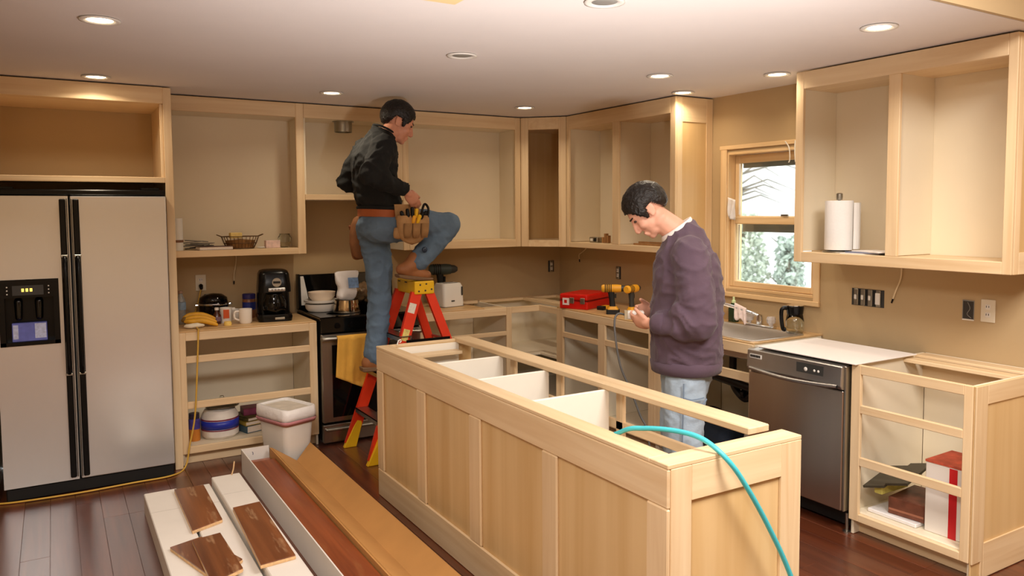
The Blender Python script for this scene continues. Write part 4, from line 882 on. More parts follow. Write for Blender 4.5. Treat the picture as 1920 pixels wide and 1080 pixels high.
def drill(lb, loc, rz, body, grip, batt):
    t = T('cordless_drill', lb, 'drill', loc, rz, 'cordless drills')
    B().loft([rrect(0, 0, .10, .065, z, .012) for z in (0, .035)]).obj('battery', batt, t, w=False, bev=.003); B().loft([rrect(0, 0, .085, .055, .035, .015), rrect(-.003, 0, .06, .042, .058, .015)]).obj('battery_cap', body, t, w=False)
    B().loft([rrect(-.003, 0, .045, .034, .055, .014), rrect(-.008, 0, .04, .032, .10, .014), rrect(-.014, 0, .048, .036, .165, .014)]).obj('grip', grip, t, w=False, smooth=SM)
    B().lathe([(.0, -.085), (.022, -.085), (.029, -.075), (.03, .03), (.027, .06), (.0, .06)], (0, 0, .19), 20, R=Matrix.Rotation(PI/2, 3, 'Y')).obj('motor_housing', body, t, w=False, smooth=SM)
    for k in range(4): B().lathe([(.0305, -.06+k*.014), (.0305, -.053+k*.014)], (0, 0, .19), 20, R=Matrix.Rotation(PI/2, 3, 'Y')).obj('vent', BLACKM, t, w=False)
    B().lathe([(.0, .06), (.024, .06), (.022, .085), (.012, .105), (.0, .105)], (0, 0, .19), 18, R=Matrix.Rotation(PI/2, 3, 'Y')).obj('chuck', DGREY, t, w=False, smooth=SM); B().box(.012, .024, -.008, .008, .12, .15).obj('trigger', BLACKM, t, w=False, bev=.002)
    return t
drill('yellow cordless drill on the left of the pair, vents facing left', (-.50, -1.46, ZT1), math.radians(-38), DYEL, BLACKM, BLACKM)
drill('yellow cordless drill on the right of the pair, partly behind the man', (-.40, -1.56, ZT1), math.radians(20), DYEL, DGREY, BLACKM)
gd = drill('grey green cordless drill standing behind the white toaster', (-1.275, -.15, ZT1), math.radians(-12), mat('slate_green', (62, 74, 70), .45), BLACKM, GREY); gd.scale = (.8, .8, .42)
gd.scale = (1.25, 1.25, 1.5)
tx = T('toolbox', 'flat red metal toolbox with latches on the corner counter', 'toolbox', (-.415, -.985, ZT1), math.radians(24.8))
B().box(-.185, .185, -.125, .125, .0, .065).obj('tray', RED, tx, w=False, bev=.008, segs=2); B().box(-.187, .187, -.127, .127, .067, .118).obj('lid', RED, tx, w=False, bev=.014, segs=2)
B().box(-.187, .187, -.127, .127, .064, .068).obj('seam', mat('deep_red', (120, 14, 10), .4), tx, w=False)
for y in (.01, -.085): B().box(-.194, -.186, y-.02, y+.02, .045, .09).obj('latch', SATIN, tx, w=False, bev=.002)
B().box(-.1885, -.187, .035, .095, .03, .085).obj('emblem', mat('white_decal', (236, 220, 214), .5), tx, w=False); B().box(-.189, -.1885, .055, .08, .045, .07).obj('emblem_mark', RED, tx, w=False)
bp = T('drill_battery', 'small black and yellow drill battery beside the toolbox', 'battery', (-.40, -1.21, ZT1), math.radians(20))
B().box(-.05, -.01, -.03, .03, 0, .03).obj('cell', BLACKM, bp, w=False, bev=.003); B().box(-.01, .07, -.032, .032, .0, .028).obj('housing', DYEL, bp, w=False, bev=.006)

# ---------------------------------------------------------------- sink and its things
sk = T('sink', 'stainless steel drop in sink with bright rim', 'sink', (-.345, -2.51, .76))
SINKM = mat('sink_steel', (216, 212, 206), .36, metal=1.0, var=.03)
B().loft([rrect(-.355, -2.522, .475, .755, .8875, .06), rrect(-.355, -2.522, .475, .755, .8925, .06), rrect(-.355, -2.522, .435, .715, .8925, .055), rrect(-.355, -2.522, .42, .70, .875, .06), rrect(-.355, -2.522, .38, .66, .77, .07), rrect(-.355, -2.522, .32, .60, .757, .07), rrect(-.355, -2.522, .06, .06, .755, .02)], cap=False).obj('bowl', SINKM, sk, smooth=SM)
B().lathe([(.04, .0), (.04, .004), (.02, .004), (0, .001)], (-.345, -2.51, .756), 20).obj('drain', CHROME, sk)
fc = T('faucet', 'chrome kitchen faucet with clear acrylic knob and long spout', 'faucet', (-.085, -2.49, .8875))
B().loft([rrect(-.085, -2.49, .05, .26, z, .02) for z in (.8875, .902, .906)]).obj('deck_plate', CHROME, fc, bev=.003); B().lathe([(.022, .0), (.022, .03), (.017, .06), (0, .065)], (-.085, -2.49, .905), 18).obj('spout_base', CHROME, fc, smooth=SM)
B().spline([(-.085, -2.49, .955), (-.115, -2.45, .975), (-.19, -2.33, 1.015), (-.235, -2.26, 1.035), (-.25, -2.238, 1.02)], .011, 8).obj('spout', CHROME, fc, smooth=True)
ACR = mat('acrylic', (236, 232, 230), .08, trans=.6)
for y in (-2.585, -2.40): B().lathe([(.012, 0), (.014, .012), (.026, .016), (.03, .04), (.024, .058), (0, .06)], (-.085, y, .905), 8).obj('knob', ACR, fc)
rg = B()
def rf(u, v):
    a = (v-.5)*2; s_ = abs(a); t_ = V((-.175, -2.356, 1.026)).lerp(V((-.135, -2.42, .992)), u)
    n_ = V((.62, .38, 0)); return t_ + n_*(.014*(1 if a > 0 else -1)*min(1, s_*6) + .012*math.sin(u*14+a*2)*s_) + V((0, 0, .012-.11*max(0, s_-.12)*(1+.15*math.sin(u*9))))
rg.grid(rf, 14, 22).obj('dish_rag', mat('pink_white_rag', (226, 206, 198), .95, var=.12, vs=40, bump=.2, bs=60), None, thick=.003, smooth=True, label='pale pink rag draped over the faucet spout', cat='rag')
sp = T('soap_bottle', 'dish soap bottle with pale green cap behind the faucet', 'bottle', (-.055, -2.23, ZT1))
B().loft([rrect(0, 0, .05, .07, 0, .018), rrect(0, 0, .05, .07, .09, .018), rrect(0, 0, .03, .03, .13, .012)]).obj('body', mat('dark_soap', (44, 60, 40), .2), sp, w=False, smooth=SM); B().lathe([(.014, .13), (.014, .145), (.008, .15), (.008, .17), (0, .172)], n=14).obj('cap', mat('pale_green_cap', (206, 222, 170), .4), sp, w=False, smooth=SM)
cf = T('glass_carafe', 'glass coffee carafe with black collar and handle by the sink', 'carafe', (-.10, -2.785, ZT1), math.radians(150))
B().lathe([(.0, 0), (.05, 0), (.056, .02), (.056, .07), (.046, .125), (.044, .125), (.053, .07), (.053, .02), (.048, .004), (0, .004)], n=28).obj('jug', GLASS, cf, w=False, smooth=True); B().lathe([(.047, .115), (.05, .125), (.054, .165), (.05, .17), (.042, .165), (.042, .118)], n=28).obj('collar', BLACK, cf, w=False, smooth=SM); B().lathe([(.05, .169), (.051, .173), (.03, .173)], n=28).obj('top_ring', CHROME, cf, w=False)
B().spline([(.045, 0, .155), (.08, 0, .15), (.085, 0, .10), (.075, 0, .03), (.058, 0, .02)], .013, 8).obj('handle', BLACK, cf, w=False, smooth=True)
dt = T('drain_pipes', 'black plastic drain pipes under the sink', 'pipe', (-.35, -2.55, .3))
PIPE = mat('black_abs', (16, 16, 18), .35)
B().spline([(-.345, -2.51, .75), (-.345, -2.51, .60), (-.345, -2.53, .52), (-.35, -2.62, .47), (-.35, -2.70, .52), (-.33, -2.82, .54)], .024, 10).obj('trap', PIPE, dt, smooth=True); B().cyl((-.40, -2.2, .60), (-.40, -2.86, .545), .026).obj('cross_pipe', PIPE, dt, smooth=SM); B().cyl((-.40, -2.3, .60), (-.40, -2.3, .2), .024).obj('drop_pipe', PIPE, dt, smooth=SM)
for y in (-2.62, -2.70): B().cyl((-.35, y-.012, .50), (-.35, y+.012, .50), .034).obj('coupling_nut', PIPE, dt)
B().ell((-.36, -2.755, .25), (.12, .085, .115)).obj('plastic_bag', mat('grey_bag', (180, 170, 156), .5, var=.1, bump=.3, bs=20), None, smooth=True, jitter=.02, jscale=14, label='crumpled grey plastic bag under the sink', cat='bag')

# ---------------------------------------------------------------- wall cabinet contents, right side
tr = T('paper_towel_roll', 'white paper towel roll on an upright metal holder', 'paper towel', (-.22, -3.18, 1.4085))
B().lathe([(.0, 0), (.085, 0), (.085, .008), (.02, .014), (0, .014)], n=28).obj('holder_base', SATIN, tr, w=False, smooth=SM); B().lathe([(.075, .016), (.076, .02), (.076, .288), (.075, .292), (.022, .292), (.022, .016)], n=36).obj('roll', mat('towel_white', (240, 238, 236), .9, var=.02, bump=.1, bs=80), tr, w=False, smooth=SM)
B().cyl((0, 0, .01), (0, 0, .30), .008).lathe([(.016, .296), (.018, .31), (.018, .33), (.012, .335), (0, .335)], n=18).obj('holder_rod', SATIN, tr, w=False, smooth=SM); B().grid(lambda u, v: (.02+.06*u, -.08-.012*math.sin(u*3), .02+.26*v), 4, 4).obj('loose_sheet', MATS['towel_white'], tr, w=False, thick=.001)
for i, (lb, c, z) in enumerate([('white catalogue at the bottom of the papers beside the towel roll', (222, 216, 208), 0), ('blue edged magazine in the papers beside the towel roll', (120, 126, 150), .0065), ('loose white sheet on top of the papers beside the towel roll', (236, 230, 224), .013)]):
    B().obox((-.255+.006*i, -3.375-.03*i, 1.412+z), (.15, .21, .006), M3(.2-.25*i)).obj('magazine', mat('paper_tone_%d' % i, c, .6, var=.08, vs=25), None, label=lb, cat='magazine', group='papers beside the towel roll')
jb = T('junction_box', 'small silver metal box on the cabinet shelf left of the window', 'box', (-.2, -.87, 1.392))
bx('box', SATIN, jb, -.24, -.18, -.91, -.80, 1.392, 1.435, bev=.004); bx('opening', BLACKM, jb, -.2415, -.24, -.895, -.86, 1.40, 1.428, bev=0); bx('tab', WHITE, jb, -.243, -.24, -.85, -.815, 1.402, 1.424)
for i, (y, h) in enumerate(((-.955, .045), (-.985, .075), (-1.015, .06))): B().box(-.22, -.19, y-.012, y+.012, 1.392, 1.392+h).obj('wood_block', wood('scrap_wood', 'z', (150, 104, 58), (176, 128, 78)), None, bev=.002, label=['short wood block nearest the silver box', 'tallest of three wood blocks on the shelf', 'wood block beside the middle cabinet stile'][i], cat='wood block', group='wood blocks on the shelf')
for i in range(2): B().obox((-.24+.03*i, -1.60-.03*i, 1.398+.013*i), (.025, .42, .012), .03*i).obj('wood_stick', MATS['scrap_wood'], None, label=['flat wood stick lying on the shelf behind the bent head', 'upper wood stick lying crossed on the shelf behind the bent head'][i], cat='wood stick', group='wood sticks on the shelf')

# ---------------------------------------------------------------- inside the end cabinet
ZE = .1255
wbx = T('white_tile_box', 'tall white carton with red stripe in the end cabinet', 'box', (-.41, -4.02, ZE), math.radians(2))
B().box(-.115, .115, -.105, .105, 0, .335).obj('carton', CARTON, wbx, w=False, bev=.003); B().box(-.117, .117, -.107, .107, .335, .345).obj('top_flap', mat('red_print_top', (190, 84, 60), .6, var=.25, vs=22), wbx, w=False); B().box(-.1165, -.115, -.045, -.008, 0, .33).obj('red_stripe', mat('crimson_print', (196, 26, 34), .5), wbx, w=False)
for k in range(3): B().box(-.1165, -.115, -.09, -.065, .04+.07*k, .09+.07*k).obj('fine_print', mat('pale_grey_print', (190, 186, 188), .6, var=.3, vs=80), wbx, w=False)
br = T('wood_sample_box', 'brown patterned box under the dark sample boards', 'box', (-.39, -3.80, ZE+.021), math.radians(6))
B().box(-.13, .13, -.095, .085, 0, .085).obj('carton', mat('walnut_print', (112, 66, 48), .5, var=.35, vs=16), br, w=False, bev=.003); B().box(-.131, -.13, -.09, .08, .02, .03).obj('stripe', mat('tan_print', (168, 110, 84), .6), br, w=False)
B().box(-.55, -.22, -3.89, -3.63, ZE, ZE+.02).obj('plastic_sheet', BAG, None, bev=.004, label='folded white plastic sheet on the end cabinet floor', cat='plastic')
sg = T('tile_float', 'yellow sponge float beneath the dark sample boards', 'float', (-.44, -3.72, ZE+.108))
bx('sponge', mat('lime_sponge', (214, 206, 110), .9, var=.1, vs=40), sg, -.55, -.33, -3.71, -3.665, ZE+.108, ZE+.155, bev=.004)
for i, (cx_, cy_, cz_, lb) in enumerate([(-.44, -3.66, ZE+.168, 'dark olive sample board on the left leaning over the sponge'), (-.40, -3.755, ZE+.20, 'dark olive sample board on the right above the brown box')]):
    B().obox((cx_, cy_, cz_), (.30, .11, .012), M3(.15) @ Matrix.Rotation(-.25+.5*i*0, 3, 'X') @ Matrix.Rotation(-.12, 3, 'Y')).obj('sample_board', mat('dark_olive', (66, 60, 46), .5, var=.1), None, bev=.001, label=lb, cat='board', group='dark sample boards')
tb_ = T('tool_bag', 'dark blue soft tool bag on the floor of the sink cabinet', 'bag', (-.36, -2.42, .126))
B().loft([rrect(-.36, -2.42, .30, .36, .128, .06), rrect(-.36, -2.42, .34, .40, .20, .08), rrect(-.36, -2.42, .27, .33, .29, .08), rrect(-.36, -2.42, .08, .26, .33, .03)]).obj('bag', mat('navy_canvas', (22, 32, 46), .8, var=.3, vs=10, bump=.4, bs=12), tb_, smooth=True, sub=2, jitter=.03, jscale=9)
B().spline([(-.40, -2.52, .30), (-.42, -2.48, .37), (-.42, -2.38, .37), (-.40, -2.32, .30)], .012, 8).obj('strap', BLACKM, tb_, smooth=True)
# ---------------------------------------------------------------- people
def er(c, rf, rl, k=0.0, n=28):
    return [V((c[0]+rf*math.cos(2*PI*i/n), c[1]+rl*math.sin(2*PI*i/n), c[2]+k*rf*math.cos(2*PI*i/n))) for i in range(n)]
def head_xf(c, pitch, yaw, sc):
    R = Matrix.Rotation(yaw, 3, 'Z') @ Matrix.Rotation(pitch, 3, 'Y')
    return lambda p: V(c) + R @ (V(p)*sc), R
def head(b, c, pitch, yaw, sc):
    h, R = head_xf(c, pitch, yaw, sc)
    def e(p, r): b.ell(h(p), tuple(t*sc for t in r), R)
    e((-.012, 0, .022), (.094, .076, .088)); e((.035, 0, .01), (.062, .068, .07)); e((.038, 0, -.05), (.058, .060, .072))
    e((.045, 0, -.098), (.042, .048, .03)); e((.078, 0, -.112), (.020, .024, .017)); e((.0, .045, -.085), (.04, .018, .026)); e((.0, -.045, -.085), (.04, .018, .026))
    b.cap(h((.094, 0, .004)), h((.117, 0, -.042)), .010*sc, .0125*sc); e((.112, 0, -.05), (.014, .017, .009))
    for s in (-1, 1):
        b.cap(h((.09, s*.012, .018)), h((.072, s*.048, .016)), .0105*sc, .009*sc)
        e((.062, s*.038, -.038), (.032, .024, .026)); e((-.006, s*.075, -.018), (.022, .009, .033)); e((.003, s*.078, -.038), (.011, .008, .013)); e((-.02, s*.079, -.008), (.013, .007, .024))
    b.cap(h((.098, -.02, -.077)), h((.098, .02, -.077)), .0075*sc); b.cap(h((.094, -.017, -.089)), h((.094, .017, -.089)), .008*sc)
def face_parts(par, c, pitch, yaw, sc, hairm, hl):
    h, R = head_xf(c, pitch, yaw, sc)
    for s in (-1, 1):
        B().ell(h((.083, s*.031, .0)), tuple(t*sc for t in (.011, .014, .0075)), R).obj('eye', mat('eye_dark', (70, 52, 44), .3), par, w=False, smooth=True)
        B().cap(h((.098, s*.014, .02)), h((.082, s*.046, .022)), .0045*sc, .003*sc).obj('eyebrow', hairm, par, w=False, smooth=True)
    g = B(); nu, nv = 88, 60; P_ = []; c0 = V((.0, 0, .018))
    els = [(V((-.012, 0, .022)), V((.094, .076, .088))), (V((.035, 0, .01)), V((.062, .068, .07)))]
    for j in range(nv+1):
        for i in range(nu):
            t = PI*j/nv; f = 2*PI*i/nu; dr_ = V((math.sin(t)*math.cos(f), math.sin(t)*math.sin(f), math.cos(t))); best = 0
            for ec_, er_ in els:
                o_ = V([(c0[k]-ec_[k])/er_[k] for k in range(3)]); q_ = V([dr_[k]/er_[k] for k in range(3)])
                A2, B2, C2 = q_.dot(q_), o_.dot(q_), o_.dot(o_)-1; best = max(best, (-B2+math.sqrt(max(0, B2*B2-A2*C2)))/A2)
            p_ = c0 + dr_*best; tp = max(0.0, min(1.0, (p_.z-hl(p_.x))/.035)); P_.append(p_ + dr_*(.003+.012*tp**.7))
    F_ = []
    for j in range(nv):
        for i in range(nu):
            q = (j*nu+i, j*nu+(i+1) % nu, (j+1)*nu+(i+1) % nu, (j+1)*nu+i); m_ = sum((P_[k] for k in q), V())/4
            if m_.z > hl(m_.x): F_.append(q)
    g.add([h(p) for p in P_], F_)
    # drop unused verts
    used = sorted({i for f in g.f for i in f}); mp = {o: n for n, o in enumerate(used)}
    g.v = [g.v[i] for i in used]; g.f = [tuple(mp[i] for i in f) for f in g.f]
    g.obj('hair', hairm, par, w=False, thick=-.009*sc, smooth=True, jitter=.0035, jscale=60)
def hand(b, w, d, n, s, curl=(.35, .6, .5), spread=.012, thumb=(.55, .75, .35), sc=1.0):
    w, d, n, s = V(w), V(d).normalized(), V(n), V(s)
    n = (n - d*n.dot(d)).normalized(); sg = 1 if d.cross(n).dot(s) > 0 else -1; s = d.cross(n)*sg
    R = Matrix((d, s, n)).transposed()
    b.ell(w+d*.05*sc, (.052*sc, .042*sc, .018*sc), R); b.ell(w+d*.075*sc, (.03*sc, .041*sc, .015*sc), R); b.cap(w-d*.02*sc, w+d*.03*sc, .026*sc, .026*sc)
    for i, L_ in enumerate((.072, .08, .076, .06)):
        p = w + d*(.088-.004*abs(i-1))*sc + s*(.030-.0205*i)*sc; a = 0.0; r = (.0095-.0006*i)*sc; ps = [p]
        for k in range(3):
            a += curl[k]*(1+.08*i); dd = d*math.cos(a) + n*math.sin(a) + s*spread*(1.5-i); p = p + dd.normalized()*L_*sc*(.44, .32, .24)[k]; ps.append(p)
        b.chain(ps, [r, r*.95, r*.88, r*.78])
    t0 = w + d*.028*sc + s*.03*sc; td = (d*thumb[0]+s*thumb[1]+n*thumb[2]).normalized(); t1_ = t0+td*.042*sc; t2 = t1_+(td+n*.3+d*.4).normalized()*.033*sc
    b.chain([t0, t1_, t2], [.014*sc, .0115*sc, .0095*sc])
SKIN = mat('skin', (206, 142, 112), .5, var=.06, vs=14, bump=.03, bs=120)
SKINB = mat('skin_fair', (224, 166, 140), .5, var=.06, vs=14, bump=.03, bs=120)
HAIR = mat('dark_brown_hair', (24, 18, 14), .45, var=.3, vs=40, bump=.5, bs=70)
JEAN = mat('blue_denim', (96, 118, 140), .9, var=.12, vs=9, bump=.25, bs=26)
JEANL = mat('pale_denim', (168, 186, 202), .9, var=.10, vs=9, bump=.25, bs=26)
SWB = mat('black_knit', (22, 23, 22), .92, var=.12, vs=10, bump=.2, bs=22)
SWP = mat('plum_fleece', (92, 74, 88), .95, var=.07, vs=8, bump=.2, bs=18, sheen=.15)
HLP = [(-.14, -.088), (-.085, -.084), (-.06, -.045), (-.045, -.004), (-.034, .014), (.008, .014), (.016, -.012), (.024, -.028), (.036, -.026), (.044, .0), (.058, .03), (.072, .052), (.14, .066)]
def hl_a(x):
    for (a, za), (c, zc) in zip(HLP, HLP[1:]):
        if x <= c: return za + (zc-za)*max(0, (x-a)/(c-a))
    return .066
BOOTM = mat('tan_boot_leather', (150, 96, 56), .6, var=.12, vs=12, bump=.1, bs=40)

from mathutils import noise as NZ
def wrinkle(o, k):
    # soft cloth folds: broad swells plus ridged creases
    out = []
    for p, n_ in [(v_.co.copy(), v_.normal.copy()) for v_ in o.data.vertices]:
        q = V((p.x*9, p.y*9, p.z*15)); w_ = NZ.noise_vector(p*6)*.35
        r_ = 1-abs(NZ.noise(q*.9+w_*3)); f_ = .010*NZ.noise(p*8) + .011*(r_**5-.35) + .003*NZ.noise(p*30)
        out += list(p + n_*f_*k)
    o.data.vertices.foreach_set('co', out); o.data.update()
    return o
# ---- man standing on the ladder
pa = T('person', 'man in black sweater and jeans standing on the stepladder, back turned', 'person', (-2.1, -1.0, 0.0))
b = B()
HC, HP, HY, HS = (.118, 0, 2.268), math.radians(27), math.radians(-8), 1.05
head(b, HC, HP, HY, HS)
b.chain([(.085, 0, 2.23), (.03, 0, 2.15)], [.058, .065])
b.loft([er((-.02, 0, 1.55), .09, .13), er((-.03, 0, 1.75), .10, .14), er((-.05, 0, 1.95), .10, .16), er((-.04, 0, 2.08), .08, .16), er((.0, 0, 2.16), .06, .07)])
RW, LW = (.075, -.225, 1.785), (.06, .20, 1.76)
b.chain([(-.05, -.18, 2.08), (-.19, -.275, 1.87), RW], [.05, .042, .028]); b.chain([(-.05, .18, 2.08), (-.165, .28, 1.86), LW], [.05, .042, .028])
hand(b, RW, (.62, -.02, -.78), (.2, .8, -.2), (.7, .2, .6), (.25, .45, .4), thumb=(.9, .35, .3)); hand(b, LW, (.9, -.3, -.35), (-.2, -.9, 0), (0, 0, 1))
b.chain([(-.03, .085, 1.55), (.0, .085, 1.1), (-.06, .085, .66), (-.06, .085, .62)], [.08, .055, .042, .045]); b.chain([(.02, -.09, 1.55), (.43, -.115, 1.555), (.17, -.105, 1.27)], [.085, .055, .042])
b.obj('body', SKIN, pa, w=False, smooth=True, remesh=.0065, relax=3)
face_parts(pa, HC, HP, HY, HS, HAIR, hl_a)
sw = B()
sw.loft([er((-.025, 0, 1.675), .128, .178, -.05), er((-.028, 0, 1.70), .142, .188, -.05), er((-.045, 0, 1.80), .148, .19), er((-.06, 0, 1.92), .152, .20), er((-.058, 0, 2.02), .145, .205), er((-.045, 0, 2.09), .125, .20), er((-.022, 0, 2.145), .098, .14), er((.0, 0, 2.18), .074, .085, -.3), er((.01, 0, 2.198), .068, .075, -.4)])
sw.chain([(-.055, -.165, 2.075), (-.185, -.275, 1.875), (.045, -.232, 1.80)], [.085, .07, .048]); sw.chain([(-.055, .165, 2.075), (-.16, .285, 1.86), (.035, .205, 1.78)], [.085, .068, .048])
sw.chain([(-.15, -.22, 1.93), (-.10, -.285, 1.86)], [.055, .06]); sw.chain([(-.16, -.05, 1.75), (-.05, -.16, 1.73)], [.04, .04])
wrinkle(sw.obj('sweater', SWB, pa, w=False, smooth=True, remesh=.010, relax=10), 1.1)
B().tube(er((.012, 0, 2.203), .068, .074, -.45, 24), .007, 8, closed=True).obj('collar', SWB, pa, w=False, smooth=True); B().tube(er((-.025, 0, 1.675), .140, .184, -.05), .012, 8, closed=True).obj('hem', SWB, pa, w=False, smooth=True)
for w_, e_ in ((RW, (-.19, -.275, 1.87)), (LW, (-.165, .28, 1.86))): u_ = (V(w_)-V(e_)).normalized(); B().cyl(V(w_)-u_*.06, V(w_)-u_*.012, .044, .038).obj('cuff', SWB, pa, w=False, smooth=True)
jn = B()
jn.loft([er((-.022, 0, 1.45), .10, .15), er((-.03, 0, 1.50), .135, .172), er((-.035, 0, 1.57), .140, .178), er((-.025, 0, 1.64), .128, .172), er((-.022, 0, 1.67), .122, .166)])
jn.chain([(-.045, .085, 1.545), (-.012, .085, 1.32), (.0, .085, 1.10), (-.02, .085, .85), (-.045, .085, .665)], [.112, .098, .082, .08, .078])
jn.chain([(-.045, -.085, 1.55), (.02, -.095, 1.555), (.24, -.108, 1.57), (.43, -.115, 1.56)], [.11, .112, .10, .084]); jn.chain([(.43, -.115, 1.56), (.31, -.112, 1.43), (.20, -.107, 1.315)], [.084, .08, .072])
wrinkle(jn.obj('jeans', JEAN, pa, w=False, smooth=True, remesh=.010, relax=6), .8)
BELT = mat('orange_leather', (168, 88, 42), .55, var=.1, vs=14)
B().loft([er((-.024, 0, z), .140+d_, .184+d_, -.04) for z, d_ in ((1.615, -.004), (1.617, .004), (1.668, .004), (1.67, -.004))], close=True).obj('tool_belt', BELT, pa, w=False, smooth=SM)
SUEDE = mat('tan_suede', (178, 138, 92), .9, var=.15, vs=16, bump=.25, bs=35)
def ring3(cx_, cy_, cz_, w_, d_, rz=0.0): return [(cx_+x, cy_+y, cz_) for x, y, _ in rrect(0, 0, w_, d_, 0, min(w_, d_)*.4, 5, rz)]
pch = B().loft([ring3(.105, -.235, 1.435, .10, .05), ring3(.105, -.24, 1.49, .19, .095), ring3(.115, -.24, 1.58, .225, .105), ring3(.115, -.235, 1.635, .22, .085), ring3(.11, -.23, 1.63, .18, .06), ring3(.105, -.235, 1.52, .13, .05)]).obj('tool_pouch', SUEDE, pa, w=False, smooth=True, sub=1, jitter=.008, jscale=20)
B().loft([ring3(.02, -.215, 1.47, .06, .03), ring3(.025, -.225, 1.50, .09, .05), ring3(.03, -.22, 1.55, .08, .045), ring3(.03, -.22, 1.548, .06, .03)]).obj('small_pocket', SUEDE, pch, w=False, smooth=True, sub=1)
B().add([(.0, -.20, 1.70), (.17, -.205, 1.70), (.19, -.205, 1.60), (.01, -.20, 1.60)], [(0, 1, 2, 3)]).obj('pouch_back', SUEDE, pch, w=False, thick=.006)
for i, (x, y, h_, m_) in enumerate([(.045, -.25, .06, BLACK), (.075, -.262, .075, BLACK), (.10, -.268, .085, BLACK), (.125, -.265, .075, YEL), (.095, -.285, .03, DYEL), (.125, -.288, .035, YEL), (.15, -.27, .055, BLACK), (.175, -.25, .06, BLACK)]):
    B().cap((x, y, 1.58), (x+.006*(i-3), y-.008, 1.585+h_), .011, .013).obj('tool_handle', m_, pch, w=False, smooth=True)
for k_ in range(3): B().loft([ring3(.05+.06*k_, -.292, 1.48, .04, .02), ring3(.05+.06*k_, -.298, 1.52, .055, .03), ring3(.055+.06*k_, -.296, 1.575, .056, .028), ring3(.055+.06*k_, -.296, 1.573, .044, .018)]).obj('front_pocket', mat('dark_suede', (150, 112, 70), .9, var=.15, vs=16), pch, w=False, smooth=True)
B().spline([(.165, -.255, 1.63), (.185, -.265, 1.70), (.215, -.262, 1.67), (.205, -.262, 1.60)], .008, 8).obj('pliers_grip', BLACK, pch, w=False, smooth=True)
lp = B().loft([ring3(-.085, .22, 1.32, .06, .05), ring3(-.10, .235, 1.36, .11, .09), ring3(-.10, .235, 1.50, .13, .10), ring3(-.08, .215, 1.64, .11, .07)]).obj('tool_pouch', mat('brown_hide', (134, 88, 52), .8, var=.15, vs=14), pa, w=False, smooth=True, sub=1)
B().cap((-.15, .25, 1.55), (-.085, .26, 1.36), .011, .013).obj('hammer_handle', mat('hickory', (120, 66, 34), .5), lp, w=False, smooth=True); B().spline([(-.14, .26, 1.40), (-.12, .275, 1.33), (-.07, .27, 1.33), (-.055, .26, 1.38)], .008, 6).obj('hammer_loop', MATS['brown_hide'], lp, w=False, smooth=True)
B().ell((.215, -.192, 1.395), (.02, .01, .02)).obj('knob', mat('navy_knob', (40, 54, 74), .25), pa, w=False, smooth=True)
bt_ = B()
bt_.chain([(.19, -.105, 1.335), (.155, -.105, 1.285), (.11, -.105, 1.262)], [.056, .058, .05]); bt_.chain([(.085, -.105, 1.262), (.14, -.105, 1.245), (.215, -.105, 1.225), (.265, -.105, 1.215)], [.042, .046, .042, .034])
bt_.obj('boot', BOOTM, pa, w=False, smooth=True, remesh=.008, relax=3)
def sole(pts, w0, w1, name, y): B().prism(pts, y-w0, y+w1, 'y').obj(name, mat('boot_sole', (120, 92, 66), .8, var=.15), pa, w=False, bev=.006)
sole([(.045, 1.232), (.05, 1.21), (.10, 1.197), (.20, 1.184), (.29, 1.181), (.305, 1.196), (.26, 1.20), (.14, 1.218)], .043, .043, 'boot_sole', -.105)
bt_ = B(); bt_.chain([(-.055, .085, .70), (-.06, .085, .64), (-.09, .085, .62)], [.058, .056, .05]); bt_.chain([(-.10, .085, .612), (-.02, .085, .605), (.06, .085, .60)], [.045, .046, .038]); bt_.obj('boot', BOOTM, pa, w=False, smooth=True, remesh=.008, relax=3)
sole([(-.15, .59), (-.145, .557), (.09, .553), (.105, .58)], .042, .042, 'boot_sole', .085)

# ---- man in the purple sweater
pb = T('person', 'man in plum sweatshirt and pale jeans looking down at his hands', 'person', (-1.25, -3.05, 0.0), math.atan2(.6, -.8))
b = B()
HC, HP, HY, HS = (.205, 0, 1.662), math.radians(50), 0.0, 1.03
head(b, HC, HP, HY, HS)
b.chain([(.165, 0, 1.63), (.06, 0, 1.55), (.02, 0, 1.48)], [.058, .066, .075])
b.loft([er((.0, 0, .88), .09, .13), er((0, 0, 1.1), .10, .14), er((-.01, 0, 1.3), .10, .16), er((0, 0, 1.44), .08, .16), er((.02, 0, 1.51), .06, .07)])
LW, RW = (.188, .125, 1.085), (.165, -.125, 1.125)
b.chain([(0, .18, 1.44), (-.045, .25, 1.10), LW], [.05, .042, .029]); b.chain([(0, -.18, 1.44), (-.045, -.25, 1.12), RW], [.05, .042, .029])
hand(b, LW, (.72, -.62, .02), (-.45, -.5, .35), (.1, .1, .95), (.25, .5, .5), thumb=(.8, .5, .2)); hand(b, RW, (.75, .6, -.05), (-.45, .6, .1), (.1, -.1, .95), (.3, .5, .5), thumb=(.8, .5, .2))
for s in (-1, 1): b.chain([(0, s*.09, .9), (.015, s*.095, .5), (-.015, s*.10, .10), (-.015, s*.10, .06)], [.085, .058, .045, .048])
b.obj('body', SKINB, pb, w=False, smooth=True, remesh=.0065, relax=3)
face_parts(pb, HC, HP, HY, HS, HAIR, hl_a)
sw = B()
sw.loft([er((-.002, 0, .842), .150, .185), er((-.002, 0, .865), .172, .203), er((-.004, 0, .92), .182, .212), er((-.004, 0, 1.08), .184, .208), er((-.006, 0, 1.22), .182, .202), er((-.006, 0, 1.34), .174, .205), er((.002, 0, 1.43), .148, .195), er((.02, 0, 1.495), .115, .15, -.25), er((.04, 0, 1.54), .085, .10, -.55), er((.048, 0, 1.556), .078, .088, -.65)])
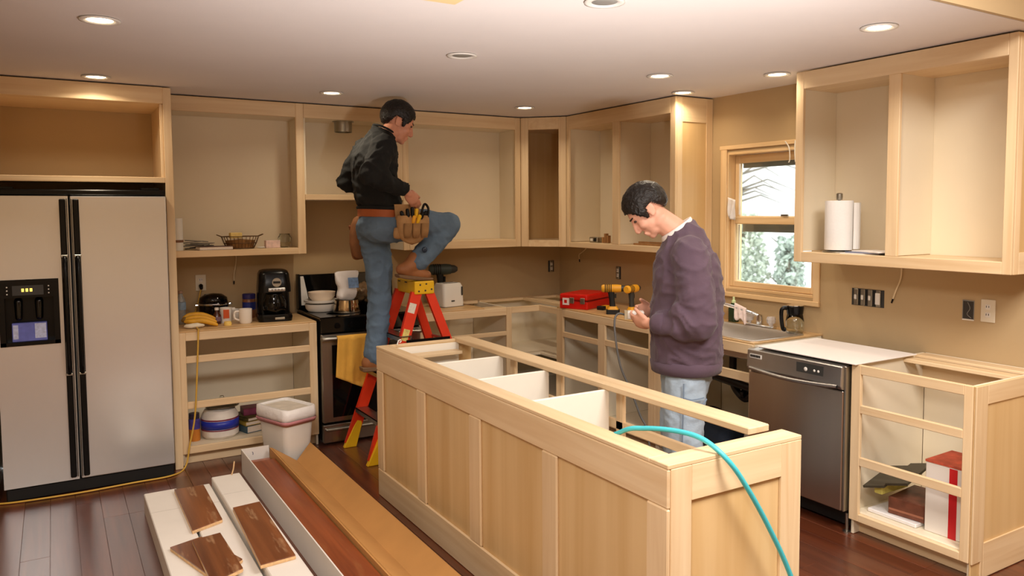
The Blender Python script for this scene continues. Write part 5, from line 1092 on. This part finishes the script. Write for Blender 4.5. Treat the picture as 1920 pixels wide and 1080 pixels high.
for s, w_, e_ in ((1, LW, (-.045, .25, 1.10)), (-1, RW, (-.045, -.25, 1.12))):
    w_ = V(w_); e_ = V(e_); u_ = (w_-e_).normalized()
    sw.chain([(.002, s*.15, 1.425), (-.02, s*.20, 1.28), e_-V((0, s*.015, 0)), w_-u_*.045], [.10, .092, .084, .052]); sw.chain([(.05, s*.215, 1.17), (.0, s*.275, 1.10)], [.05, .05]); sw.chain([(.06, s*.20, 1.12), (.05, s*.235, 1.06)], [.045, .05])
wrinkle(sw.obj('sweatshirt', SWP, pb, w=False, smooth=True, remesh=.010, relax=14), 1.0)
B().loft([er((-.002, 0, z), .176+d_, .204+d_) for z, d_ in ((.826, -.014), (.828, .002), (.878, .010), (.892, -.006))], cap=False).obj('hem', SWP, pb, w=False, smooth=True)
for w_, e_ in ((LW, (-.045, .25, 1.10)), (RW, (-.045, -.25, 1.12))):
    u_ = (V(w_)-V(e_)).normalized(); R = rotto(u_); q = B(); q.loft([q.ring(V(w_)-u_*.085, R, .05, 18), q.ring(V(w_)-u_*.07, R, .056, 18), q.ring(V(w_)-u_*.03, R, .052, 18), q.ring(V(w_)-u_*.012, R, .042, 18)]).obj('cuff', SWP, pb, w=False, smooth=True)
B().loft([er((.048, 0, 1.54), .076, .086, -.66), er((.05, 0, 1.556), .077, .086, -.68), er((.054, 0, 1.568), .073, .081, -.70), er((.056, 0, 1.565), .067, .075, -.70), er((.055, 0, 1.545), .065, .073, -.66)], cap=False).obj('shirt_collar', mat('white_cotton', (240, 234, 228), .9, var=.02), pb, w=False, smooth=True)
jn = B()
jn.loft([er((.0, 0, .72), .11, .15), er((-.003, 0, .78), .13, .168), er((-.003, 0, .86), .13, .165), er((0, 0, .92), .12, .15)])
for s in (-1, 1): jn.chain([(.008, s*.088, .82), (.02, s*.095, .50), (-.005, s*.10, .26), (-.015, s*.10, .09)], [.108, .102, .10, .095])
wrinkle(jn.obj('jeans', JEANL, pb, w=False, smooth=True, remesh=.010, relax=6), .6)
STI = mat('denim_seam', (120, 138, 158), .9)
B().spline([(.03, .208, .80), (.032, .212, .68), (.035, .205, .5), (.03, .20, .3)], .004, 5).obj('side_seam', STI, pb, w=False); B().spline([(.03, .212, .70), (.0, .216, .675), (-.05, .206, .68), (-.085, .18, .72)], .004, 5).obj('pocket_edge', STI, pb, w=False); B().spline([(.03, .213, .73), (-.01, .218, .722), (-.07, .20, .73)], .0035, 5).obj('pocket_edge', STI, pb, w=False)
for s in (-1, 1):
    q = B(); q.chain([(-.05, s*.10, .055), (.04, s*.10, .055), (.15, s*.105, .045)], [.05, .052, .042]); q.obj('shoe', mat('dark_shoe', (54, 44, 38), .6), pb, w=False, smooth=True, remesh=.01, relax=2)
    B().prism([(-.105, 0), (.19, 0), (.2, .02), (-.11, .025)], s*.102-.046, s*.102+.046, 'y').obj('shoe_sole', BLACKM, pb, w=False, bev=.004)
pbm = Matrix.Rotation(math.atan2(.6, -.8), 4, 'Z'); pbm.translation = V((-1.25, -3.05, 0))
def pw(p): return pbm @ V(p)
dv = T('electrical_box', 'small beige electrical box held in the plum sweatshirt man\'s hands', 'electrical box', pw((.255, .0, 1.092)), math.atan2(.6, -.8))
B().box(-.04, .045, -.033, .033, 0, .04).obj('case', WHITE, dv, w=False, bev=.004); B().box(.045, .06, -.033, .033, .0, .04).obj('end_plate', mat('beige_end', (176, 160, 132), .5), dv, w=False); B().box(-.03, .03, .033, .0345, .01, .032).obj('label', mat('label_paper2', (220, 216, 210), .5, var=.2, vs=60), dv, w=False)
B().spline([pw((.312, .0, 1.112)), pw((.345, .0, 1.118)), pw((.365, .02, 1.09)), pw((.362, .04, 1.0)), pw((.335, .05, .85)), pw((.28, .05, .72)), pw((.235, .06, .60)), pw((.20, .08, .52)), pw((.18, .12, .3)), pw((.22, .2, .01)), pw((.4, .35, .008))], .0055, 6, 6).obj('grey_cable', mat('grey_cable', (92, 90, 88), .5), None, smooth=True, label='grey cable curving down from the hand held electrical box', cat='cable')
